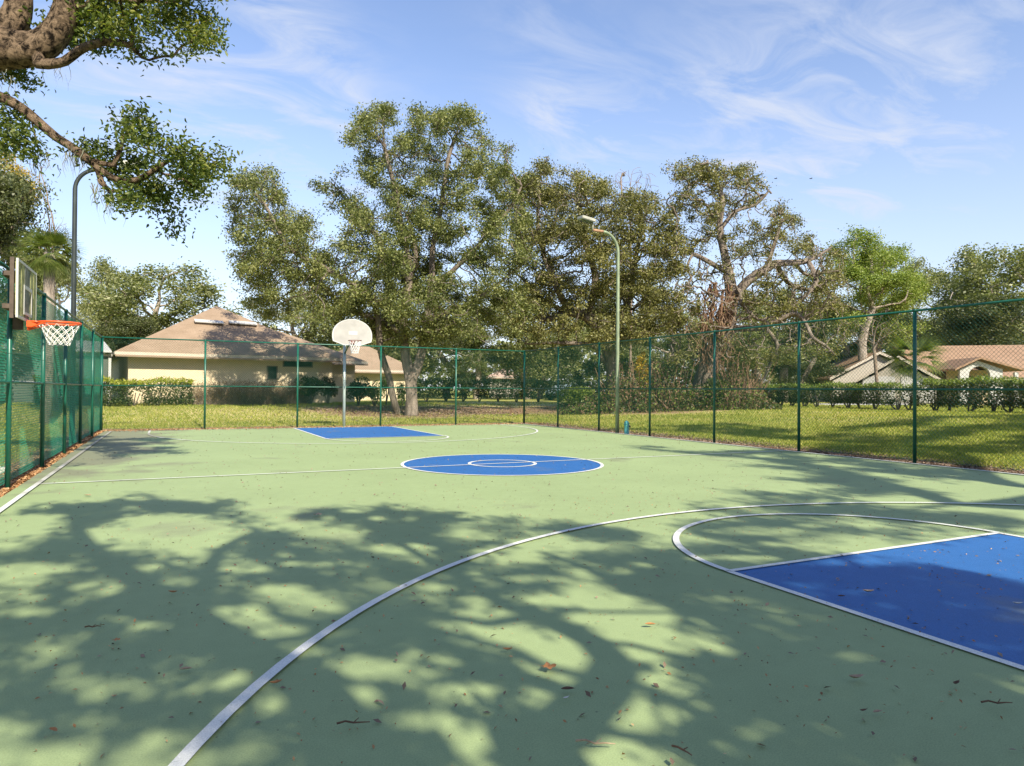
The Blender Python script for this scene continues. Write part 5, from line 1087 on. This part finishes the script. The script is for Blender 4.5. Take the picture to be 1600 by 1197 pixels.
# ------------------------------------------------------------------ tan roofed house on the right
DB = 52.
def B_(px, py, d=0): return at(px, py, DB+d)
t = thing('house', 'cream house with large orange tan shingle roof and arched entry on the right', 'house', gxy(1500, DB))
gb = float(gz(*B_(1500, 600)[:2]))-.3
ridgeL, ridgeR = B_(1395, 541, 7), B_(1900, 522, 2); eaveL, eaveR = B_(1455, 590, 0), B_(1930, 604, -5); ridgeR[2] = ridgeL[2]; eaveR[2] = eaveL[2]
u = unit((eaveR-eaveL)); nb = np.array([-u[1], u[0], 0]); nb = nb if nb@F0 > 0 else -nb
back = [q+2*((ridgeL-eaveL)@nb)*nb for q in (eaveL, eaveR)]; rl = ridgeL; rr2 = eaveR+nb*((ridgeL-eaveL)@nb)+[0, 0, ridgeL[2]-eaveL[2]]; rr2 = rr2
m = MB(); dn = np.array([0, 0, -.12]); m.prism([eaveL, eaveR, rr2, rl], dn); m.prism([rl+nb*.002, rr2+nb*.002, back[1], back[0]], dn); m.build('roof', MAT['roofB'], t)
m = MB(); m.box((eaveL+eaveR)/2-nb*.02+[0, 0, -.12], (float(np.linalg.norm(eaveR-eaveL)), .04, .2), [u, nb, Z]); m.build('fascia', MAT['cream'], t)
def hB(e, n, z): return eaveL*[1, 1, 0]+u*e+nb*n+np.array([0, 0, z])
LB_ = float(np.linalg.norm(eaveR-eaveL)); box_walls('wall', .3, LB_-.5, 1.6, 11, gb, eaveL[2]+.3, hB, t, MAT['stucco2'])
for px in (1478, 1584):
    d = ray(px, 598); P0 = hB(0, 1.6, 0); tt = ((P0-C0)@nb)/(d@nb); c = C0+tt*d; c[2] = 1.75; m = MB(); m.box(c-nb*.03, (1.6, .06, 1.1), [u, nb, Z]); fr = m.build('window', MAT['white'], t)
    for s_ in (-1, 1): m = MB(); m.box(c-nb*.066+u*s_*.38, (.68, .012, .96), [u, nb, Z]); m.build('pane', MAT['glass'], fr)
# two gabled wings on the left
def gable(name, pa, papex, pb, D0, D1_, depth, yawo, matw=MAT['stucco2']):
    a, p, b = at(*pa, D0), at(*papex, (D0+D1_)/2), at(*pb, D1_); b[2] = a[2]; uu = unit((b-a)*[1, 1, 0]); v = np.array([-uu[1], uu[0], 0]); v = v if v@F0 > 0 else -v
    tpar = float((p-a)@uu); p = a+uu*tpar+np.array([0, 0, p[2]-a[2]])
    th = np.array([0, 0, .16]); ov = -v*.35
    m = MB(); m.prism([a+ov, p+ov, p+v*depth, a+v*depth], th); m.prism([p+ov+uu*.002, b+ov, b+v*depth, p+v*depth+uu*.002], th); m.build('gable_roof', MAT['roofB'], t)
    m = MB(); m.prism([a+ov*1.08+[0, 0, -.03], p+ov*1.08+[0, 0, -.03], p+ov*1.08+[0, 0, .18], a+ov*1.08+[0, 0, .18]], -v*.04); m.prism([p+ov*1.08+uu*.002+[0, 0, -.03], b+ov*1.08+[0, 0, -.03], b+ov*1.08+[0, 0, .18], p+ov*1.08+uu*.002+[0, 0, .18]], -v*.04); m.build('rake_board', MAT['cream'], t)
    i_ = uu*.35; m = MB(); A_ = a+i_; B2_ = b-i_; m.prism([A_*[1, 1, 0]+[0, 0, gb], B2_*[1, 1, 0]+[0, 0, gb], B2_-[0, 0, .02], p-[0, 0, .10], A_-[0, 0, .02]], v*(depth-.4)); m.build('gable_wall', matw, t)
    return a, p, b, uu, v
gable('g', (1294, 594), (1372, 553), (1470, 594), 56, 55, 9, 0)
a_, p_, b_, uu, vv = gable('g', (1338, 597), (1404, 560), (1472, 596), 52, 49.5, 9, 0)
for k in (-1.25, 1.25):
    m = MB(); c = (a_+b_)/2; c = c*[1, 1, 0]+uu*k+[0, 0, gb+1.35]; m.box(c-vv*.02, (2.1, .05, 1.9), [uu, vv, Z]); m.build('garage_door', MAT['white'], t)
# arched entry
ea, ebm = at(1500, 600, 48.5), at(1567, 600, 48); ue = unit((ebm-ea)*[1, 1, 0]); ve = np.array([-ue[1], ue[0], 0]); ve = ve if ve@F0 > 0 else -ve; Le = float((ebm-ea)@ue)
zt2 = at(1525, 577, 48.3)[2]; apx = at(1527, 561, 48.3)[2]; m = MB(); N_ = 14; cxa = Le*.46; ra = Le*.25; zsp = at(1530, 586, 48.3)[2]
outer = [(0, gb), (0, zt2), (Le*.42, apx-.12), (Le, zt2), (Le, gb)]
inner = [(cxa+ra, gb), (cxa+ra, zsp)]+[(cxa+ra*math.cos(a), zsp+ra*.9*math.sin(a)) for a in np.linspace(0, math.pi, N_)][1:-1]+[(cxa-ra, zsp), (cxa-ra, gb)]
poly = outer+inner; P3 = [ea*[1, 1, 0]+ue*x+np.array([0, 0, z]) for x, z in poly]; m.prism(P3, ve*.35); m.build('entry_wall', MAT['white'], t)
m = MB(); c = ea*[1, 1, 0]+ue*Le/2+ve*2.2; m.box(c+[0, 0, (gb+zt2)/2], (Le, .1, zt2-gb), [ue, ve, Z]); m.build('entry_back', MAT['stucco'], t)
m = MB(); c = ea*[1, 1, 0]+ue*(cxa-.1)+ve*2.1; m.box(c+[0, 0, gb+1.25], (1., .08, 2.1), [ue, ve, Z]); dd_ = m.build('front_door', MAT['brown'], t)
m = MB(); m.box(c-ve*.05+[0, 0, gb+1.75], (.5, .02, .7), [ue, ve, Z]); m.build('pane', MAT['glass'], dd_)
o_ = ea*[1, 1, 0]-ve*.4; q = lambda x, z, n=0: o_+ue*x+ve*n+np.array([0, 0, z])
m = MB(); m.prism([q(-.45, zt2-.1), q(Le*.42, apx), q(Le*.42, apx, 5), q(-.45, zt2-.1, 5)], (0, 0, .14)); m.prism([q(Le*.42+.002, apx), q(Le+1.2, zt2-.12), q(Le+1.2, zt2-.12, 5), q(Le*.42+.002, apx, 5)], (0, 0, .14)); m.build('entry_roof', MAT['roofB'], t)
m = MB(); c = q(Le+.75, (gb+zt2)/2-.1, .3); m.box(c, (.22, .22, zt2-.2-gb), [ue, ve, Z]); m.build('column', MAT['white'], t)
m = MB(); c = B_(1441, 552, 5.2); m.tube([c-[0, 0, .3], c+[0, 0, .15]], .09, 8); m.build('vent_pipe', MAT['brown'], t)
# driveway seen below the hedge
a, b = gxy(1290, 44), gxy(1420, 44); c, d = gxy(1420, 50), gxy(1270, 50)
m = MB(); m.add([q+np.array([0, 0, .05]) for q in (a, b, c, d)], [(0, 1, 2, 3)]); tag(m.build('driveway', MAT['conc']), kind='structure')
# far small house and pale blue car through the trees
g_ = gxy(788, 78); t = thing('house', 'tiny distant house with pink tan roof seen between the oaks', 'house', g_)
def hD(e, n, z): return g_+R0*e+F0*n+np.array([0, 0, z])
hip('roof', -1.9, 1.9, -2.2, 2.2, at(788, 589, 78)[2]-g_[2], at(788, 577, 78)[2]-g_[2]+.1, hD, t, MAT['roofC'])
box_walls('wall', -1.6, 1.6, -1.9, 1.9, -.2, at(788, 589, 78)[2]-g_[2]-.14, hD, t, MAT['stucco2'])
m = MB(); m.box(hD(.3, -1.92, at(788, 594, 78)[2]-g_[2]), (.8, .04, .5), [R0, F0, Z]); m.build('window', MAT['glass'], t)
g_ = gxy(886, 60); g_[2] += .0; t = thing('parked_car', 'pale blue car parked far behind the undergrowth right of the corner post', 'car', g_)
ca = np.array([math.cos(.5), math.sin(.5), 0]); cb = np.array([-ca[1], ca[0], 0])
prof = [(-2.2,.35),(-2.2,.75),(-1.9,.9),(-1.3,.95),(-.7,1.38),(.7,1.42),(1.35,1.0),(2.0,.9),(2.25,.7),(2.25,.35)]
m = MB(); m.prism([g_+ca*x-cb*.85+np.array([0, 0, z]) for x, z in prof], cb*1.7); m.build('body', MAT['carb'], t, bevel=.05)
for s_ in (-1, 1): m = MB(); m.prism([g_+ca*x+cb*s_*.87+np.array([0, 0, z]) for x, z in [(-1.15,.98),(-.65,1.3),(.65,1.34),(1.2,1.0)]], cb*s_*.01); m.build('side_window', MAT['glass'], t)
for x in (-1.4, 1.4):
    for s_ in (-1, 1): m = MB(); c = g_+ca*x+cb*s_*.8+np.array([0, 0, .33]); m.tube([c-cb*.1, c+cb*.1], .33, 14); m.build('wheel', MAT['tyre'], t)
# two birds far up in the sky
for i, (px, py) in enumerate([(1212, 279), (1267, 279)]):
    c = at(px, py, 70); m = MB(); m.tube([c-R0*.16, c, c+R0*.18], [.02, .05, .01], 6); m.add([c, c+F0*.3+Z*.08+R0*.02, c+R0*.08], [(0, 1, 2)]); m.add([c, c-F0*.3+Z*.08+R0*.02, c+R0*.08], [(0, 1, 2)])
    o = m.build('bird', MAT['bird']); tag(o, ['tiny dark bird high in the sky, the left one of two', 'tiny dark bird high in the sky, the right one of two'][i], 'bird', 'birds in the sky')
